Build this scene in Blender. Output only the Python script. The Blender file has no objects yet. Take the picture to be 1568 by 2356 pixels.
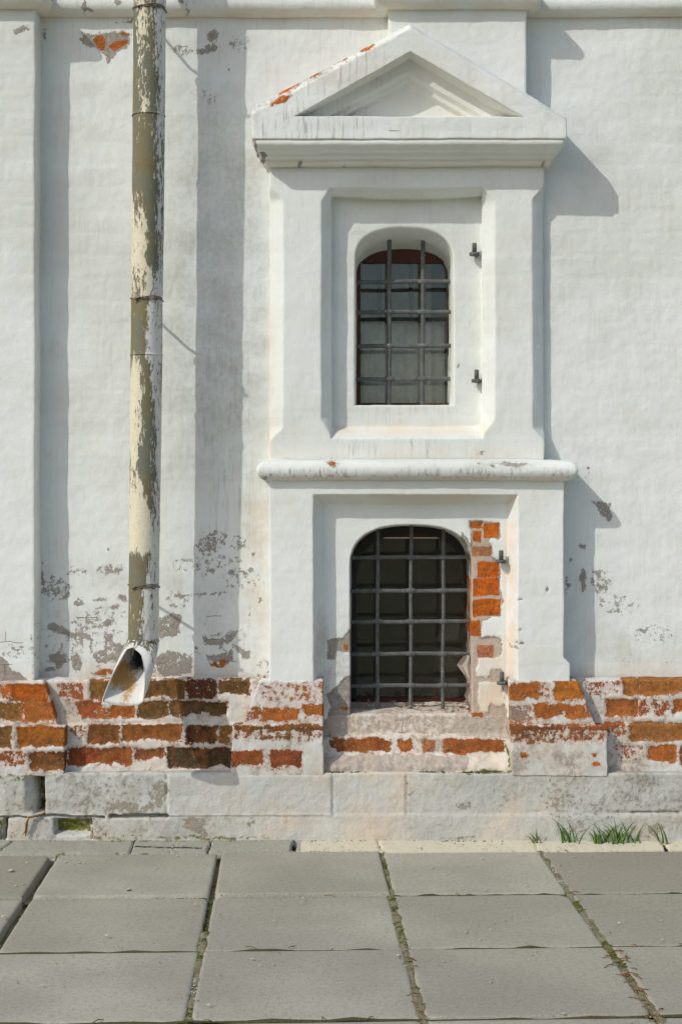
import bpy, math, random
import numpy as np
from mathutils import Vector

C = bpy.context.scene.collection
SC = bpy.context.scene
# ------------------------------------------------------------------ camera, sky, sun, exposure
D, S, H = 6.28, 0.0018, 1.42            # camera distance to the wall plane, metres per measuring unit on that plane, eye height
VX, VY = 784.0, 1141.0                  # point of the wall straight in front of the lens
cam = bpy.data.cameras.new('camera'); camo = bpy.data.objects.new('camera', cam); C.objects.link(camo)
camo.location = (0, -D, H); camo.rotation_euler = (math.radians(90), 0, 0)
cam.sensor_fit = 'VERTICAL'; cam.sensor_height = 36; cam.sensor_width = 24
cam.lens = (D / S) / 2356 * 36; cam.shift_y = -37 / 2356
cam.clip_end = 2000; cam.clip_start = 0.05
SC.camera = camo
SUN = Vector((-1.18, -1.0, 1.26)).normalized()      # towards the sun
elev = math.asin(SUN.z); azim = math.atan2(SUN.x, SUN.y)
w = bpy.data.worlds.new('World'); SC.world = w; w.use_nodes = True
nt = w.node_tree; bg = nt.nodes['Background']
sky = nt.nodes.new('ShaderNodeTexSky'); sky.sky_type = 'NISHITA'; sky.sun_disc = False
sky.sun_elevation = elev; sky.sun_rotation = azim; sky.altitude = 100; sky.dust_density = 2.0; sky.ozone_density = 1.0
nt.links.new(sky.outputs[0], bg.inputs[0]); bg.inputs[1].default_value = 0.13
sl = bpy.data.lights.new('sun', 'SUN'); sl.energy = 2.25; sl.angle = math.radians(0.5); sl.color = (1, 0.972, 0.90)
so = bpy.data.objects.new('sun', sl); C.objects.link(so); so.rotation_euler = (-SUN).to_track_quat('-Z', 'Y').to_euler()
so.location = (-6, -6, 8)
SC.view_settings.view_transform = 'Standard'; SC.view_settings.look = 'None'
SC.view_settings.exposure = 0.0; SC.view_settings.gamma = 1.0
SC.cycles.max_bounces = 6; SC.cycles.use_denoising = True

rng = np.random.default_rng(7); random.seed(7)

# ------------------------------------------------------------------ numeric helpers
PERM = rng.permutation(256).astype(np.int64)
GR = rng.normal(size=(256, 3)); GR /= np.linalg.norm(GR, axis=1)[:, None]
def pn(p):
    """gradient noise of points (n,3), about -0.7..0.7"""
    i = np.floor(p).astype(np.int64); f = p - i; u = f * f * f * (f * (f * 6 - 15) + 10)
    out = 0
    for dx in (0, 1):
        for dy in (0, 1):
            for dz in (0, 1):
                h = PERM[(PERM[(PERM[(i[:, 0] + dx) & 255] + i[:, 1] + dy) & 255] + i[:, 2] + dz) & 255]
                g = GR[h]
                v = g[:, 0] * (f[:, 0] - dx) + g[:, 1] * (f[:, 1] - dy) + g[:, 2] * (f[:, 2] - dz)
                wgt = (u[:, 0] if dx else 1 - u[:, 0]) * (u[:, 1] if dy else 1 - u[:, 1]) * (u[:, 2] if dz else 1 - u[:, 2])
                out = out + v * wgt
    return out
def noise3(p, f, off=0.0):
    return np.stack([pn(p * f + off + 17.3), pn(p * f + off + 91.7), pn(p * f + off + 43.1)], 1)
def W(px, py, d):
    k = (D - d) / D * S
    return ((px - VX) * k, -d, H + (VY - py) * k)
def Wz(py, d): return H + (VY - py) * (D - d) / D * S
def Wx(px, d): return (px - VX) * (D - d) / D * S
def topx(P, d):
    """measuring units of points, on the plane at depth d"""
    k = (D - d) / D * S
    return VX + P[:, 0] / k, VY - (P[:, 2] - H) / k
def rnd(P, r=0.007, which=None):
    """round the inner corners of polylines P (K,...,c)"""
    out = [P[0]]
    for k in range(1, len(P) - 1):
        rr = r if which is None else which.get(k, r)
        a, b = P[k - 1] - P[k], P[k + 1] - P[k]
        la = np.maximum(np.linalg.norm(a, axis=-1, keepdims=True), 1e-6); lb = np.maximum(np.linalg.norm(b, axis=-1, keepdims=True), 1e-6)
        A = P[k] + a * np.minimum(rr / la, .45); B = P[k] + b * np.minimum(rr / lb, .45)
        out += [A, .25 * A + .5 * P[k] + .25 * B, B]
    out.append(P[-1]); return np.stack(out)
def sub(P, m):
    """subdivide polylines P (K,...,c) to steps of m"""
    out = [P[0]]
    for k in range(len(P) - 1):
        L = np.linalg.norm(P[k + 1] - P[k], axis=-1).mean(); n = max(1, int(math.ceil(L / m)))
        for i in range(1, n + 1): out.append(P[k] + (P[k + 1] - P[k]) * (i / n))
    return np.stack(out)
def rough(P, amp=1.0, fine=1.0):
    sh = P.shape; q = P.reshape(-1, 3)
    q = q + amp * (noise3(q, 2.6) * .0055 + noise3(q, 9, 5.) * .0024 + fine * noise3(q, 28, 9.) * .0013 + fine * noise3(q, 75, 3.) * .0007)
    q[:, 1] += amp * (pn(q * np.array([3., 1., 11.])) * .003)
    return q.reshape(sh)

# ------------------------------------------------------------------ objects
def link(name, me, mat=None, parent=None):
    o = bpy.data.objects.new(name, me); C.objects.link(o)
    if mat: me.materials.append(mat)
    if parent: o.parent = parent
    return o
def thing(o, label, cat, group=None):
    o['label'] = label; o['category'] = cat
    if group: o['group'] = group
    return o
def raw_mesh(name, V, Q, smooth=True, attrs=None):
    V = np.asarray(V, np.float32); Q = np.asarray(Q, np.int32)
    me = bpy.data.meshes.new(name); me.vertices.add(len(V)); me.vertices.foreach_set('co', V.ravel())
    me.loops.add(Q.size); me.loops.foreach_set('vertex_index', Q.ravel())
    me.polygons.add(len(Q)); me.polygons.foreach_set('loop_start', np.arange(0, Q.size, Q.shape[1], dtype=np.int32))
    me.polygons.foreach_set('use_smooth', np.full(len(Q), smooth))
    for k, a in (attrs or {}).items():
        a = np.asarray(a, np.float32)
        if a.ndim == 2:
            at = me.attributes.new(k, 'FLOAT_COLOR', 'POINT'); at.data.foreach_set('color', a.ravel())
        else:
            at = me.attributes.new(k, 'FLOAT', 'POINT'); at.data.foreach_set('value', a)
    me.update(calc_edges=True); me.validate(); return me
def grid_quads(M, N, cu=False, cv=False):
    i = np.arange(M if cu else M - 1); j = np.arange(N if cv else N - 1)
    I, J = np.meshgrid(i, j, indexing='ij'); I2, J2 = (I + 1) % M, (J + 1) % N
    return np.stack([I * N + J, I * N + J2, I2 * N + J2, I2 * N + J], -1).reshape(-1, 4)
def face_out(V, Q, ref=(0, -1, 0)):
    a = V[Q[:, 1]] - V[Q[:, 0]]; b = V[Q[:, 2]] - V[Q[:, 0]]
    n = np.cross(a, b).sum(0)
    return Q if np.dot(n, ref) > 0 else Q[:, ::-1]
class MB:
    """collects solid pieces into one mesh"""
    def __init__(s): s.V = []; s.F = []; s.n = 0; s.sm = []; s.mi = []
    def add(s, V, F, smooth=False, mi=0):
        s.V += [tuple(v) for v in V]; s.F += [tuple(int(a) + s.n for a in f) for f in F]; s.sm += [smooth] * len(F); s.mi += [mi] * len(F); s.n += len(V)
    def box(s, x0, x1, y0, y1, z0, z1, b=0.0, j=0.0):
        b = min(b, (x1 - x0) * .3, (y1 - y0) * .3, (z1 - z0) * .3)
        V = []
        for sx in (0, 1):
            for sy in (0, 1):
                for sz in (0, 1):
                    c = [x1 if sx else x0, y1 if sy else y0, z1 if sz else z0]
                    dd = [-1 if sx else 1, -1 if sy else 1, -1 if sz else 1]
                    for ax in range(3):
                        V.append([c[a] + (0 if a == ax else dd[a] * b) + random.uniform(-j, j) for a in range(3)])
        def vi(sx, sy, sz, ax): return (sx * 4 + sy * 2 + sz) * 3 + ax
        F = []
        for ax in range(3):
            o1, o2 = [(1, 2), (2, 0), (0, 1)][ax]
            for sd in (0, 1):
                q = []
                for (p, r) in ((0, 0), (1, 0), (1, 1), (0, 1)):
                    t = [0, 0, 0]; t[ax] = sd; t[o1] = p; t[o2] = r; q.append(vi(*t, ax))
                F.append(q if sd else q[::-1])
        for ax in range(3):
            o1, o2 = [(1, 2), (2, 0), (0, 1)][ax]
            for p in (0, 1):
                for r in (0, 1):
                    t0 = [0, 0, 0]; t0[o1] = p; t0[o2] = r; t1 = list(t0); t1[ax] = 1
                    F.append([vi(*t0, o1), vi(*t1, o1), vi(*t1, o2), vi(*t0, o2)] if (p ^ r) else [vi(*t0, o2), vi(*t1, o2), vi(*t1, o1), vi(*t0, o1)])
        for sx in (0, 1):
            for sy in (0, 1):
                for sz in (0, 1):
                    q = [vi(sx, sy, sz, 0), vi(sx, sy, sz, 1), vi(sx, sy, sz, 2)]
                    F.append(q if (sx + sy + sz) % 2 else q[::-1])
        s.add(V, F)
    def tube(s, pts, rad, n=10, cap=True, sq=None):
        pts = np.asarray(pts, float); K = len(pts); rad = np.broadcast_to(rad, (K,)); V = []
        t = np.gradient(pts, axis=0); t /= np.linalg.norm(t, axis=1)[:, None]
        up = np.array([0, -1., 0]) if abs(t[0][1]) < .8 else np.array([0, 0, 1.])
        a = up - t[0] * np.dot(up, t[0])
        for k in range(K):
            a = a - t[k] * np.dot(a, t[k]); a /= np.linalg.norm(a); b = np.cross(t[k], a)
            for i in range(n):
                th = 2 * math.pi * i / n; c, q = math.cos(th), math.sin(th)
                f = 1.0 if sq is None else 1.0 / (abs(c) ** sq + abs(q) ** sq) ** (1 / sq)
                V.append(pts[k] + rad[k] * f * (c * a + q * b))
        F = [(k * n + i, k * n + (i + 1) % n, (k + 1) * n + (i + 1) % n, (k + 1) * n + i) for k in range(K - 1) for i in range(n)]
        if cap: F += [tuple(range(n))[::-1], tuple((K - 1) * n + i for i in range(n))]
        s.add(V, F, True)
    def mesh(s, name):
        me = bpy.data.meshes.new(name); me.from_pydata(s.V, [], s.F)
        me.polygons.foreach_set('use_smooth', s.sm); me.polygons.foreach_set('material_index', s.mi); me.update(); return me
    def build(s, name, mat, parent=None): return link(name, s.mesh(name), mat, parent)

# ------------------------------------------------------------------ materials
class NT:
    def __init__(s, name):
        s.m = bpy.data.materials.new(name); s.m.use_nodes = True; s.t = s.m.node_tree; s.t.nodes.clear()
        s.out = s.N('OutputMaterial'); s.bs = s.N('BsdfPrincipled'); s.L(s.bs.outputs[0], s.out.inputs[0])
        s.pos = s.N('TexCoord').outputs['Object']
    def N(s, t, **kw):
        n = s.t.nodes.new('ShaderNode' + t)
        for k, v in kw.items(): setattr(n, k, v)
        return n
    def L(s, a, b): s.t.links.new(a, b)
    def put(s, sock, v):
        if hasattr(v, 'links') or isinstance(v, bpy.types.NodeSocket): s.L(v, sock)
        else: sock.default_value = v
    def math(s, op, a, b=0.0, c=0.0, clamp=False):
        n = s.N('Math', operation=op, use_clamp=clamp)
        for i, v in enumerate((a, b, c)): s.put(n.inputs[i], v)
        return n.outputs[0]
    def noise(s, scale, detail=5, rgh=.6, stretch=None, off=0.0, dist=0.0):
        n = s.N('TexNoise'); p = s.pos
        if stretch or off:
            mp = s.N('Mapping'); s.L(p, mp.inputs[0]); mp.inputs['Location'].default_value = (off, off * 1.7, off * .6)
            if stretch: mp.inputs['Scale'].default_value = stretch
            p = mp.outputs[0]
        s.L(p, n.inputs['Vector']); n.inputs['Scale'].default_value = scale; n.inputs['Detail'].default_value = detail
        n.inputs['Roughness'].default_value = rgh; n.inputs['Distortion'].default_value = dist
        return n.outputs[0]
    def voro(s, scale, feature='F1'):
        n = s.N('TexVoronoi', feature=feature); s.L(s.pos, n.inputs['Vector']); n.inputs['Scale'].default_value = scale
        return n.outputs['Distance']
    def step(s, v, lo, hi, a=0.0, b=1.0):
        n = s.N('MapRange', interpolation_type='SMOOTHSTEP'); s.put(n.inputs[0], v)
        for i, q in zip((1, 2, 3, 4), (lo, hi, a, b)): s.put(n.inputs[i], q)
        return n.outputs[0]
    def mix(s, f, a, b, blend='MIX'):
        n = s.N('Mix', data_type='RGBA', blend_type=blend); s.put(n.inputs[0], f)
        for i, v in ((6, a), (7, b)):
            s.put(n.inputs[i], v if not isinstance(v, tuple) else (*v, 1.0))
        return n.outputs[2]
    def attr(s, name, vec=False):
        n = s.N('Attribute', attribute_name=name); return n.outputs['Color' if vec else 'Fac']
    def bump(s, h, strength=1.0, dist=1.0):
        n = s.N('Bump'); n.inputs['Strength'].default_value = strength; n.inputs['Distance'].default_value = dist
        s.L(h, n.inputs['Height']); s.L(n.outputs[0], s.bs.inputs['Normal'])
    def fin(s, col, rgh=.85, spec=.25):
        s.put(s.bs.inputs['Base Color'], col if not isinstance(col, tuple) else (*col, 1.0)); s.put(s.bs.inputs['Roughness'], rgh)
        s.bs.inputs['Specular IOR Level'].default_value = spec; return s.m

def masonry(name, white=(.775, .80, .765), warm=(.76, .74, .66), grey=((.27, .245, .21), (.43, .39, .345)), amp=1.45, stone=False):
    t = NT(name)
    n1 = t.noise(7, 6, .62); n2 = t.noise(48, 6, .68, off=3.1); n3 = t.noise(190, 4, .6, off=7.7); n4 = t.noise(1.7, 3, .5, off=1.3)
    sm = t.math('ADD', t.math('MULTIPLY', t.math('SUBTRACT', n1, .5), .50 * amp), t.math('ADD', t.math('MULTIPLY', t.math('SUBTRACT', n2, .5), .95 * amp), t.math('MULTIPLY', t.math('SUBTRACT', n3, .5), .42 * amp)))
    peel = t.attr('peel'); v = t.math('ADD', peel, sm); m = t.step(v, .47, .525)
    # whitewash
    wcol = t.mix(t.step(t.math('ADD', t.math('MULTIPLY', n4, .7), t.math('MULTIPLY', n1, .3)), .42, .62), white, tuple(c * f_ for c, f_ in zip(white, (.90, .895, .875))))
    wcol = t.mix(t.math('MULTIPLY', t.step(n1, .5, .75), .30), wcol, warm)
    wcol = t.mix(t.math('MULTIPLY', t.step(n2, .55, .75), .10), wcol, (.55, .54, .50))
    warmth = t.attr('warm')
    wcol = t.mix(t.math('MULTIPLY', warmth, t.step(n1, .30, .62)), wcol, (.78, .62, .46))
    # thin lime veil where almost worn through: pink
    pink = t.math('MULTIPLY', t.step(v, .20, .47), t.step(t.attr('bk'), .1, .5), clamp=True)
    wcol = t.mix(t.math('MULTIPLY', pink, .60), wcol, (.62, .40, .31))
    # drips
    st = t.noise(5.5, 7, .72, stretch=(13, 13, .9), off=2.2)
    drip = t.math('MULTIPLY', t.attr('streak'), t.step(t.math('ADD', st, t.math('MULTIPLY', t.math('SUBTRACT', n1, .5), .25)), .50, .66), clamp=True)
    wcol = t.mix(drip, wcol, (.27, .26, .235))
    dn = t.math('ADD', t.math('MULTIPLY', n1, .55), t.math('MULTIPLY', n2, .45))
    dirt = t.math('MULTIPLY', t.attr('dirt'), t.step(dn, .38, .66), clamp=True)
    wcol = t.mix(dirt, wcol, (.30, .285, .235))
    # what lies under it
    g = t.mix(t.step(n2, .35, .65), grey[0], grey[1]); g = t.mix(t.math('MULTIPLY', t.step(n1, .45, .7), .5), g, (.38, .30, .25)); g = t.mix(t.math('MULTIPLY', t.step(t.attr('warm'), .5, .95), .8), g, t.mix(n2, (.50, .36, .28), (.68, .58, .48)))
    bc = t.attr('bcol', True)
    bn = t.step(t.math('ADD', t.math('MULTIPLY', n1, .4), t.math('MULTIPLY', n2, .6)), .36, .66, .60, 1.35)
    hs = t.N('HueSaturation'); t.L(bc, hs.inputs['Color']); t.L(bn, hs.inputs['Value']); hs.inputs['Saturation'].default_value = 1.0
    br = t.mix(t.math('MULTIPLY', t.step(t.noise(15, 5, .7, off=12.), .50, .62), .65), hs.outputs[0], (.30, .115, .035)); br = t.mix(t.math('MULTIPLY', t.step(t.noise(22, 6, .7, off=9.), .52, .66), .6), br, (.095, .075, .035))
    br = t.mix(t.math('MULTIPLY', t.step(t.noise(120, 5, .7, off=5.), .62, .68), .8), br, (.66, .58, .52))
    bkm = t.step(t.math('ADD', t.attr('bk'), t.math('MULTIPLY', sm, .55)), .46, .54)
    subc = t.mix(bkm, g, br)
    col = t.mix(m, wcol, subc)
    mossn = t.step(t.math('ADD', t.attr('moss'), t.math('MULTIPLY', t.math('SUBTRACT', n2, .5), .9)), .42, .62)
    col = t.mix(mossn, col, t.mix(n3, (.09, .10, .012), (.22, .21, .04)))
    # thin cracks along old joints
    bt = t.N('TexBrick'); mp = t.N('Mapping'); mp.inputs['Rotation'].default_value = (math.radians(-90), 0, 0); wv = t.N('VectorMath', operation='ADD'); wn = t.N('TexNoise'); t.L(t.pos, wn.inputs['Vector']); wn.inputs['Scale'].default_value = 11; wn.inputs['Detail'].default_value = 5
    ws = t.N('VectorMath', operation='SCALE'); t.L(wn.outputs['Color'], ws.inputs[0]); ws.inputs['Scale'].default_value = .035; t.L(t.pos, wv.inputs[0]); t.L(ws.outputs[0], wv.inputs[1]); t.L(wv.outputs[0], mp.inputs[0]); t.L(mp.outputs[0], bt.inputs['Vector'])
    for k_, v_ in (('Scale', 1.0), ('Mortar Size', .0016), ('Mortar Smooth', .3), ('Brick Width', .27), ('Row Height', .0936)): bt.inputs[k_].default_value = v_
    crk = t.math('MULTIPLY', t.math('MULTIPLY', bt.outputs['Fac'], t.step(t.math('ADD', t.attr('crack'), t.math('MULTIPLY', t.math('SUBTRACT', n1, .5), 1.6)), .50, .58)), t.step(t.attr('crack'), .1, .2), clamp=True)
    col = t.mix(t.math('MULTIPLY', crk, .7), col, (.16, .145, .12))
    h = t.math('ADD', t.math('MULTIPLY', m, -.0035), t.math('ADD', t.math('MULTIPLY', n2, t.math('ADD', .0015 if not stone else .0055, t.math('MULTIPLY', m, .007))), t.math('MULTIPLY', n3, t.math('ADD', .0011, t.math('MULTIPLY', m, .002)))))
    h = t.math('ADD', h, t.math('MULTIPLY', crk, -.003))
    b2 = t.N('TexBrick'); t.L(mp.outputs[0], b2.inputs['Vector'])
    for k_, v_ in (('Scale', 1.0), ('Mortar Size', .02), ('Mortar Smooth', 1.0), ('Brick Width', .27), ('Row Height', .0936)): b2.inputs[k_].default_value = v_
    h = t.math('ADD', h, t.math('MULTIPLY', b2.outputs['Fac'], t.math('MULTIPLY', t.step(n4, .30, .70, .2, 1), -.0008 if not stone else 0)))
    t.bump(h, .9)
    return t.fin(col, .93, .12)
M_plaster = masonry('whitewashed_plaster')
M_lime = masonry('limewash_over_brick', white=(.655, .66, .63), warm=(.64, .565, .46), grey=((.36, .33, .28), (.54, .50, .43)), amp=1.5)
M_stone = masonry('limewashed_stone', white=(.575, .585, .55), warm=(.56, .50, .42), grey=((.30, .27, .20), (.42, .38, .31)), stone=True)

def iron(name, c=(.10, .106, .104)):
    t = NT(name); n = t.noise(30, 5, .6); n2 = t.noise(140, 4, .6)
    col = t.mix(t.step(n, .4, .7), c, tuple(q * 1.5 for q in c)); col = t.mix(t.math('MULTIPLY', t.step(n2, .54, .70), .7), col, (.12, .075, .045))
    col = t.mix(t.math('MULTIPLY', t.step(t.noise(60, 4, .6, off=4.), .66, .7), .8), col, (.5, .48, .44))
    t.bump(t.math('MULTIPLY', n2, .0012)); return t.fin(col, .75, .2)
M_iron = iron('grey_painted_iron')
M_rust = iron('rusty_wire', (.15, .115, .085))
def pipe_mat(name):
    t = NT(name)
    a = t.noise(7, 8, .72, stretch=(3.2, 3.2, .62)); b = t.noise(52, 7, .78, stretch=(2.4, 2.4, .6), off=4.); c = t.noise(6, 4, .6, stretch=(2, 2, 1), off=8.); f = t.noise(110, 4, .6, off=2.)
    sm = t.math('ADD', t.math('MULTIPLY', t.math('SUBTRACT', a, .5), 1.3), t.math('ADD', t.math('MULTIPLY', t.math('SUBTRACT', b, .5), 1.75), t.math('MULTIPLY', t.math('SUBTRACT', f, .5), .3)))
    base = t.mix(t.step(c, .38, .66), (.185, .165, .085), (.15, .165, .125))
    base = t.mix(t.math('MULTIPLY', t.step(b, .5, .66), t.step(a, .42, .62)), base, (.29, .205, .10))
    base = t.mix(t.math('MULTIPLY', t.step(t.noise(14, 6, .7, off=6.), .53, .68), .6), base, (.20, .115, .06))
    cm = t.step(t.math('ADD', t.attr('cream'), sm), .48, .52); wm = t.step(t.math('ADD', t.attr('white'), t.math('MULTIPLY', sm, .85)), .48, .52)
    col = t.mix(cm, base, t.mix(t.step(f, .4, .7), (.70, .645, .48), (.60, .55, .41)))
    col = t.mix(wm, col, t.mix(t.step(b, .4, .7), (.72, .71, .66), (.62, .61, .57)))
    col = t.mix(t.step(t.math('ADD', t.attr('rust'), t.math('MULTIPLY', sm, .8)), .42, .85), col, t.mix(f, (.40, .21, .055), (.60, .38, .15)))
    col = t.mix(t.step(t.math('ADD', t.attr('inner_shade'), t.math('MULTIPLY', sm, .4)), .4, .9), col, (.028, .026, .02))  # shade inside the outlet, put into the paint colour
    t.bump(t.math('ADD', t.math('MULTIPLY', t.math('MAXIMUM', cm, wm), .0012), t.math('MULTIPLY', f, .0007))); return t.fin(col, .72, .25)
M_pipe = pipe_mat('peeling_pipe_paint')
def concrete(name, c0, c1, moss=0.0):
    t = NT(name); n = t.noise(3, 6, .6); n2 = t.noise(60, 6, .7, off=2.); n3 = t.noise(260, 3, .6, off=6.)
    ri = t.N('ObjectInfo').outputs['Random']
    geo = t.N('NewGeometry').outputs['Position']
    big = t.N('TexNoise'); t.L(geo, big.inputs['Vector']); big.inputs['Scale'].default_value = 1.6; big.inputs['Detail'].default_value = 6
    col = t.mix(t.step(big.outputs[0], .36, .66), c0, c1)
    col = t.mix(t.math('MULTIPLY', ri, .85), col, tuple(q * f_ for q, f_ in zip(c0, (.85, .83, .79))))
    col = t.mix(t.math('MULTIPLY', t.step(n2, .44, .70), .42), col, tuple(q * .55 for q in c0))
    col = t.mix(t.math('MULTIPLY', t.step(n3, .60, .70), .5), col, tuple(min(1, q * 1.6) for q in c1)); col = t.mix(t.math('MULTIPLY', t.step(n3, .45, .35), .55), col, tuple(q * .5 for q in c0))
    v = t.voro(70); pit = t.math('MULTIPLY', t.step(v, .10, .16, 1, 0), t.step(n, .44, .56))
    col = t.mix(t.math('MULTIPLY', pit, .75), col, tuple(q * .35 for q in c0))
    if moss:
        ms = t.step(t.math('ADD', t.attr('moss'), t.math('MULTIPLY', t.math('SUBTRACT', n2, .5), .9)), .42, .62)
        col = t.mix(ms, col, t.mix(n3, (.075, .08, .015), (.17, .15, .04)))
        col = t.mix(t.step(t.attr('cream'), .3, .7), col, t.mix(n2, (.52, .48, .36), (.63, .58, .45)))
        crk = t.step(t.math('ADD', t.attr('gap'), t.math('MULTIPLY', t.math('SUBTRACT', n2, .5), .7)), .45, .6)
        col = t.mix(crk, col, (.05, .045, .035))
    t.bump(t.math('ADD', t.math('MULTIPLY', n2, .0014), t.math('ADD', t.math('MULTIPLY', n3, .0008), t.math('MULTIPLY', pit, -.003))), .8); return t.fin(col, .9, .15)
M_slab = concrete('paving_concrete', (.335, .323, .268), (.455, .438, .365))
M_apron = concrete('apron_cement', (.36, .35, .30), (.43, .42, .355), 1.0)
def soil(name):
    t = NT(name); n = t.noise(14, 6, .7); n2 = t.noise(160, 4, .7); col = t.mix(t.step(n, .40, .60), (.30, .275, .185), (.19, .175, .075))
    col = t.mix(t.step(n2, .52, .62), col, (.34, .31, .26)); col = t.mix(t.math('MULTIPLY', t.step(t.noise(40, 5, .7, off=5.), .55, .66), .8), col, (.05, .045, .03))
    t.bump(t.math('MULTIPLY', n2, .008)); return t.fin(col, .95, .1)
M_soil = soil('joint_soil')
def plain(name, c, rgh=.8, var=.25, spec=.25, scale=30):
    t = NT(name); n = t.noise(scale, 5, .65); col = t.mix(n, tuple(q * (1 - var) for q in c), tuple(min(1, q * (1 + var)) for q in c)); t.bump(t.math('MULTIPLY', n, .002)); return t.fin(col, rgh, spec)
M_wood = plain('oxblood_wood', (.095, .034, .022), .6, .45)
M_dark = plain('dark_sash', (.035, .036, .034), .7)
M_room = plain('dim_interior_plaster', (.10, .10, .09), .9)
M_reflect_putty = plain('pale_reflection_and_putty', (.74, .75, .69), .9, .12, .1, 6)  # pale tone of the added reflection sheet, shared with the putty bead
M_sky_reflect = plain('teal_sky_reflection', (.42, .52, .50), .9, .2, .1, 12)  # tone of the added sheet that stands in for reflected sky
M_moss = plain('moss', (.085, .10, .018), .95, .5, .1, 200)
M_jmoss = plain('dark_joint_moss', (.085, .08, .035), .95, .6, .1, 90)
M_leaf = plain('dry_leaf', (.20, .095, .03), .9, .5, .1, 60)
M_flake = plain('paint_flakes', (.50, .44, .37), .9, .3, .1, 40)
M_pebble = plain('pebbles', (.36, .33, .28), .9, .45, .1, 30)
M_chip = plain('brick_chips', (.40, .11, .03), .9, .4, .1, 60)
M_root = plain('rusty_root', (.24, .125, .045), .9, .4, .1, 120)
def grass_mat():
    t = NT('grass_blades'); n = t.noise(25, 3, .6); t.bs.inputs['Subsurface Weight'].default_value = 0.0
    return t.fin(t.mix(n, (.085, .17, .03), (.21, .33, .075)), .55, .35)
M_grass = grass_mat()
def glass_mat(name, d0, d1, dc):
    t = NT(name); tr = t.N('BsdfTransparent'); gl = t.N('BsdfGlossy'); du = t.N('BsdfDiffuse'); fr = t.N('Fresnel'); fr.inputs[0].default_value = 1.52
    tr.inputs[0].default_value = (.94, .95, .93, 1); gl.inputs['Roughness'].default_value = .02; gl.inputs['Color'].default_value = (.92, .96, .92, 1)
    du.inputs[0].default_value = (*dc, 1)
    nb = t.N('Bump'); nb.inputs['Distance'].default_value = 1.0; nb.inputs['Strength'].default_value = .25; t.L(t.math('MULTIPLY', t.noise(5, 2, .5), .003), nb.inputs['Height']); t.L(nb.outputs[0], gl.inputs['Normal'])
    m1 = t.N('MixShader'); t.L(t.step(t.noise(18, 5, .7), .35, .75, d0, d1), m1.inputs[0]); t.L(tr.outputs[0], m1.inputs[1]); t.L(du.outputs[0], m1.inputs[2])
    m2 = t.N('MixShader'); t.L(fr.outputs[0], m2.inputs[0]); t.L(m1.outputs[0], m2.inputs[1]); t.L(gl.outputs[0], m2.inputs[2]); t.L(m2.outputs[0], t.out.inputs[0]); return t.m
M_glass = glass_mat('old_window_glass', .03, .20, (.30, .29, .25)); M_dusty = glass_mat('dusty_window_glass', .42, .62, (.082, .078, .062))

# ------------------------------------------------------------------ wear on the masonry (where the whitewash, plaster and bricks are worn; measured on the wall)
OR, BR, RB, GB, MA, RE, OL, DK, GY = (.40, .125, .03), (.56, .135, .018), (.19, .078, .026), (.155, .088, .034), (.115, .042, .024), (.31, .085, .03), (.24, .12, .036), (.085, .052, .026), (.27, .20, .155)
def sd_box(x, y, b):
    qx = np.abs(x - (b[0] + b[2]) / 2) - (b[2] - b[0]) / 2; qy = np.abs(y - (b[1] + b[3]) / 2) - (b[3] - b[1]) / 2
    return -(np.hypot(np.maximum(qx, 0), np.maximum(qy, 0)) + np.minimum(np.maximum(qx, qy), 0))
def sd_poly(x, y, pts):
    d = np.full(x.shape, 1e9); ins = np.zeros(x.shape, bool); n = len(pts)
    for i in range(n):
        (ax, ay), (bx, by) = pts[i], pts[(i + 1) % n]; ex, ey = bx - ax, by - ay
        t = np.clip(((x - ax) * ex + (y - ay) * ey) / (ex * ex + ey * ey + 1e-9), 0, 1)
        d = np.minimum(d, np.hypot(x - ax - t * ex, y - ay - t * ey))
        ins ^= ((ay > y) != (by > y)) & (x < (bx - ax) * (y - ay) / (by - ay + 1e-12) + ax)
    return np.where(ins, d, -d)
def sd_ell(x, y, e):
    c, s_ = math.cos(math.radians(e[4])), math.sin(math.radians(e[4])); u = (x - e[0]) * c + (y - e[1]) * s_; v = -(x - e[0]) * s_ + (y - e[1]) * c
    return (1 - np.hypot(u / e[2], v / e[3])) * min(e[2], e[3])
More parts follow.
